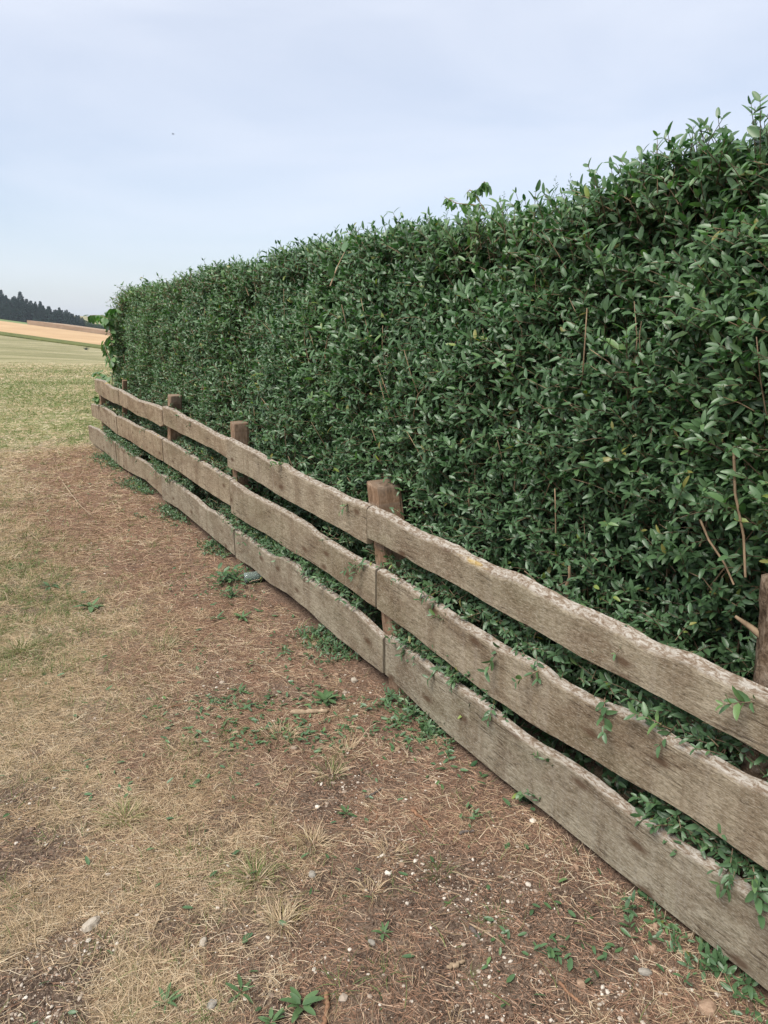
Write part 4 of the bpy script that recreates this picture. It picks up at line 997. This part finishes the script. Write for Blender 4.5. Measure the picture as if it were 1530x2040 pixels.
# ------------------------------------------------------------------ weeds and tufts
def weed(u, v, kind, size, label, n=10, name='weed', tint=.5):
    p = on_ground(u, v); z = float(gz(p[0], p[1])); a = Acc()
    if kind in ('blade', 'dry', 'mixed'):
        nb = n; ro = size*.5*np.sqrt(rng.random(nb)); hd = heading(nb)
        P = hd*ro[:, None]; P[:, 2] = 0
        blades(a, P, hd, size*rng.uniform(.35, .95, nb), rng.uniform(.0014, .0026, nb), rng.uniform(-2.3, .2, nb), np.clip(rng.normal(tint, .2, nb), 0, 1), 5, rng.uniform(.5, 1.45, nb))
        m = {'blade': M_green, 'dry': M_straw, 'mixed': M_green}[kind]
    else:
        for k in range(n):
            th = 2.4*k+random.uniform(-.5, .5); r = size*(.10+.25*k/n); el = random.uniform(.15, .8)
            d = np.array([math.cos(th)*math.cos(el), math.sin(th)*math.cos(el), math.sin(el)])
            b0 = np.array([math.cos(th)*r*.25, math.sin(th)*r*.25, .004+random.random()*size*.12])
            L = size*random.uniform(.28, .72); w = L*{'broad': .42, 'rosette': .26, 'clover': .8, 'privet': .42}[kind]
            if kind in ('clover', 'privet'):
                b0 = np.array([random.gauss(0, size*.35), random.gauss(0, size*.35), size*random.uniform(.08, .35)]); L = size*random.uniform(.18, .28) if size > .1 else size*.4; w = L*(.85 if kind == 'clover' else .45); tubes(a, [[np.zeros(3), b0*.6+[0, 0, .002], b0]], [[.0012, .001, .0008]], .3, 4)
            leaves(a, b0[None], d[None], np.array([[random.gauss(0, .2), random.gauss(0, .2), 1]]), np.array([L]), np.array([w]), np.array([min(1, max(0, random.gauss(tint, .2)))]), .2, random.uniform(.1, .5))
        m = M_leaf if kind == 'privet' else M_weed
    if kind == 'mixed':
        e = empty(name, (p[0], p[1], z)); tag(e, label, 'grass tuft')
        b_ = Acc(); nb = n; hd = heading(nb); P = hd*(size*.45*np.sqrt(rng.random(nb)))[:, None]; P[:, 2] = 0
        blades(b_, P, hd, size*rng.uniform(.4, .9, nb), rng.uniform(.0016, .0028, nb), rng.uniform(-1.4, .0, nb), np.clip(rng.normal(.7, .15, nb), 0, .92), 5, rng.uniform(.3, 1.2, nb))
        o = mesh_np('green_blades', np.concatenate(a.V)+parent_origin(e), [np.concatenate(f) for f in a.F.values()], m, e, True, {'tint': np.concatenate(a.A)})
        o = mesh_np('dry_blades', np.concatenate(b_.V)+parent_origin(e), [np.concatenate(f) for f in b_.F.values()], M_straw, e, True, {'tint': np.concatenate(b_.A)})
        return e
    o = a.build(name, m); o.location = (p[0], p[1], z)
    tag(o, label, 'grass tuft' if kind in ('blade', 'dry') else 'weed'); return o
G = 'grass_tuft'
weed(600, 1990, 'broad', .075, 'broad-leaved fresh green weed at the bottom edge of the photo', 11, tint=.75)
weed(480, 1965, 'rosette', .07, 'narrow-leaved weed left of the broad-leaved one at the bottom', 9)
weed(540, 2025, 'broad', .06, 'pale green weed cut by the bottom edge of the photo', 9, tint=.8)
weed(330, 1985, 'rosette', .07, 'spiky green weed with upright leaves at lower left bottom', 10, tint=.6)
weed(205, 1868, 'blade', .07, 'small bright green grass sprout below the pale stone at lower left', 12, name=G, tint=.4)
weed(680, 1948, 'blade', .09, 'green grass clump with spread blades in the lower centre', 26, name=G, tint=.25)
weed(772, 1928, 'blade', .07, 'compact dark green grass clump on bare soil, bottom centre', 24, name=G, tint=.2)
weed(873, 1725, 'blade', .07, 'dark green tuft standing alone beside the pale twig', 40, name=G, tint=.15)
weed(985, 1820, 'blade', .065, 'dark green tuft above the dark bark chip twig', 36, name=G, tint=.1)
weed(764, 1846, 'rosette', .05, 'little flat green rosette on the gritty soil', 10, tint=.7)
weed(690, 1612, 'rosette', .06, 'single bright green sprout on bare ground in the middle', 10, tint=.6)
weed(510, 1735, 'mixed', .09, 'half green half dry rounded grass tuft left of the grey stone', 90, name=G, tint=.7)
weed(245, 1620, 'mixed', .11, 'bright yellow-green grass tuft in the dry patch at left', 90, name=G, tint=.9)
weed(620, 1668, 'dry', .09, 'bushy dry straw tuft below the bare middle patch', 150, name=G, tint=.72)
weed(740, 1765, 'dry', .08, 'loose dry tuft above the flat green rosette', 70, name=G, tint=.7)
weed(775, 1690, 'dry', .08, 'wide dry tuft with the tan pebble at its foot', 70, name=G, tint=.55)
weed(560, 1460, 'dry', .12, 'dry yellow tuft growing through the green clippings', 90, name=G, tint=.7)
weed(690, 1490, 'dry', .11, 'dry yellow tuft right of the clippings with bent blades', 80, name=G, tint=.65)
weed(660, 1530, 'mixed', .10, 'green and yellow tuft just below the right dry yellow tuft', 60, name=G, tint=.5)
weed(560, 1820, 'dry', .085, 'broad matted dry tuft at lower centre left', 200, name=G, tint=.75)
weed(455, 1158, 'privet', .22, 'upper clump of dark green seedlings left of the glass jar', 60)
weed(462, 1190, 'privet', .15, 'lower clump of dark green seedlings left of the glass jar', 34)
weed(483, 1232, 'rosette', .10, 'upright bright green sprout below the seedling clumps', 12, tint=.7)
weed(430, 1232, 'rosette', .10, 'thin green sprout left of the upright bright sprout', 9, tint=.5)
weed(182, 1205, 'broad', .13, 'light green leafy weed in the dry grass at the far left', 10, tint=.85)
weed(100, 1165, 'rosette', .12, 'dark spiky weed at the far left of the verge', 12, tint=.2)
weed(650, 1392, 'broad', .10, 'fresh green leafy sprout at the right end of the clippings', 12, tint=.7)
weed(475, 1372, 'rosette', .09, 'paired green sprout above the left clippings', 12, tint=.6)
weed(1105, 1900, 'privet', .06, 'small green seedling left of the orange-tan stone on the litter', 14)
weed(1310, 1780-0, 'privet', .08, 'leafy sucker seedling at the foot of the bottom board, lower right', 18)
weed(1060, 1600, 'privet', .10, 'upright privet seedling against the bottom board', 24)
weed(255, 1770, 'blade', .06, 'thin green blades in the gritty patch at left', 12, name=G, tint=.5)
weed(945, 1625, 'privet', .06, 'tiny seedling above the flat grey bark chip', 12)
weed(40, 1290, 'mixed', .14, 'tall greenish tuft at the left edge of the photo', 110, name=G, tint=.5)
weed(330, 1285, 'mixed', .11, 'slender green tuft in the middle of the dry verge', 60, name=G, tint=.4)

# ------------------------------------------------------------------ distant spruces
def spruce_mesh(seed, h=1.0, broad=False):
    r = np.random.default_rng(seed); a = Acc()
    n = 1000
    t = r.random(n)**.8
    if broad: rad = .30*np.sqrt(np.clip(1-(2*(t-.5))**2, 0, 1))+.04; z = .12+.86*t
    else: rad = .17*(1-t)**.8*(1+.25*np.sin(t*40))+.006; z = .06+.93*t
    th = r.uniform(0, 2*np.pi, n); rr = rad*np.sqrt(r.uniform(.1, 1, n))
    P = np.stack([np.cos(th)*rr, np.sin(th)*rr, z], 1)
    D = np.stack([np.cos(th), np.sin(th), np.full(n, -.35 if not broad else .2)+r.normal(0, .2, n)], 1)
    L = (.10*(1-t*.75)+.012) if not broad else np.full(n, .085)
    leaves(a, P, D, np.tile([[0, 0, 1.]], (n, 1))+r.normal(0, .4, (n, 3)), L, L*.55, np.clip(r.normal(.4 if not broad else .7, .2, n), 0, 1), .2, .3, simple=True)
    return a
def proto_tree(seed, broad):
    e = empty('broadleaf_tree' if broad else 'spruce_tree')
    spruce_mesh(seed, 1, broad).build('crown', M_needle if not broad else M_far_leaf, e, False)
    a = Acc(); tubes(a, [[np.zeros(3)-[0, 0, .03], np.array([.003, 0, .4]), np.array([0, .002, .95])]], [[.014, .010, .002]], .2, 6); a.build('trunk', M_bark, e)
    return e
M_far_leaf = leaf_mat('far_broadleaf', [(0, (.025, .055, .022)), (1, (.07, .12, .045))], rough=.7, trans=.1, spec=.2, under=(.04, .07, .03))
protos = [proto_tree(k, False) for k in (1, 2, 3)]+[proto_tree(9, True)]
def put(e, x, y, h, w, rot, label, grp, cat='tree'):
    o = e.copy(); C.objects.link(o); o.location = (x, y, float(terrain(x, y))-.2); o.scale = (h*w, h*w, h); o.rotation_euler = (0, 0, rot)
    for ch in e.children:
        c_ = ch.copy(); C.objects.link(c_); c_.parent = o; c_.matrix_parent_inverse = ch.matrix_parent_inverse
    tag(o, label, cat, grp); return o
trees = []
for row, (Y, hs, sp) in enumerate(((488, 1.0, 2.6), (494, 1.04, 3.0), (501, 1.08, 3.4), (510, 1.12, 4.0))):
    x = -.535*Y
    while x < -.338*Y:
        phi = x/Y
        u = 765+phi*1520
        want = np.interp(u, [0, 60, 130, 155, 175, 230], [46, 38, 32, 27, 17, 12])      # height of the tree line, in px of the photo
        H = want/1520*Y*hs*random.uniform(.86, 1.16)
        if random.random() < .12: H *= 1.18
        trees.append((x+random.uniform(-1, 1), Y+random.uniform(-2, 2), H)); x += sp*random.uniform(.7, 1.3)*(1.0 if u < 165 else 1.1)
nb = 0
for (x, y, H) in trees:
    u = 765+x/y*1520; br = u > 168 and random.random() < .7
    put(protos[3] if br else random.choice(protos[:3]), x, y, max(H, 5), (1.0 if br else random.uniform(.95, 1.5)*max(1, 11/H)), random.uniform(0, 6), 'small rounded broadleaf tree at the low right end of the distant forest edge' if br else 'dark blue-green spruce standing in the distant forest edge beyond the fields', 'small broadleaf trees in the distant forest edge' if br else 'spruces of the distant forest edge')
for p in protos:
    for ch in list(p.children): bpy.data.objects.remove(ch)
    bpy.data.objects.remove(p)

# small dark bush-like spot on the meadow and a bird high in the sky
p = None
r = ray(172, 697)
for t in np.linspace(.005, .3, 6000):
    q = r*t; q[2] += CAMZ
    if q[2] < terrain(q[0], q[1]): p = q; break
a = Acc(); hd = heading(90); P = hd*(rng.random(90)*.35)[:, None]; P[:, 2] = .0
blades(a, P, hd, rng.uniform(.4, 1.0, 90), rng.uniform(.05, .09, 90), rng.uniform(-1, 0, 90), rng.random(90)*.4, 5, rng.uniform(.6, 1.4, 90))
o = a.build('weed', M_needle); o.location = (p[0], p[1], float(terrain(p[0], p[1]))); tag(o, 'single dark clump standing alone out on the mown meadow', 'weed')
rb = norm(ray(345, 267)); pb = rb*60+np.array([0, 0, CAMZ])
m, nt, b = mat('bird_feather', .8, .2); b.inputs['Base Color'].default_value = (.04, .04, .045, 1); M_bird = m
bird = empty('bird', pb); tag(bird, 'tiny dark bird flying high in the pale sky', 'bird')
a = Acc(); xs = np.linspace(-.09, .09, 9)
tubes(a, [np.stack([xs, xs*0, xs*0], 1)+pb], [.022*np.sqrt(np.clip(1-(xs/.1)**2, .02, 1))], 0, 8); a.build('body', M_bird, bird)
for sg in (-1, 1):
    a = Acc(); pts = np.array([[.03, 0, 0], [-.03, 0, 0], [.02, sg*.08, .03], [-.035, sg*.08, .03], [-.03, sg*.17, .012], [.03, 0, .006], [-.03, 0, .006], [.02, sg*.08, .035], [-.035, sg*.08, .035]])+pb
    a.add(pts, np.array([[0, 1, 3, 2], [5, 7, 8, 6]])); a.add(pts, np.array([[2, 3, 4], [7, 4, 8]])); a.build('wing', M_bird, bird)
hz = bpy.data.materials.new('haze'); hz.use_nodes = True; hn = hz.node_tree; hn.nodes.clear()
hv = hn.nodes.new('ShaderNodeVolumePrincipled'); hv.inputs['Color'].default_value = (.80, .88, 1.0, 1); hv.inputs['Density'].default_value = .00016
ho = hn.nodes.new('ShaderNodeOutputMaterial'); hn.links.new(hv.outputs[0], ho.inputs['Volume'])
a = Acc(); x0, x1, y0, y1 = -1520, 1260, -260, 3700
box(a, np.array([x0, y0, -45.]), np.array([x1-x0, 0, 0.]), np.array([0, y1-y0, 0.]), np.array([0, 0, 115.]))
hb = a.build('haze', hz, smooth=False); tag(hb, kind='stuff')
print('verts', sum(len(o.data.vertices) for o in bpy.data.objects if o.type == 'MESH'), 'objects', len(bpy.data.objects))
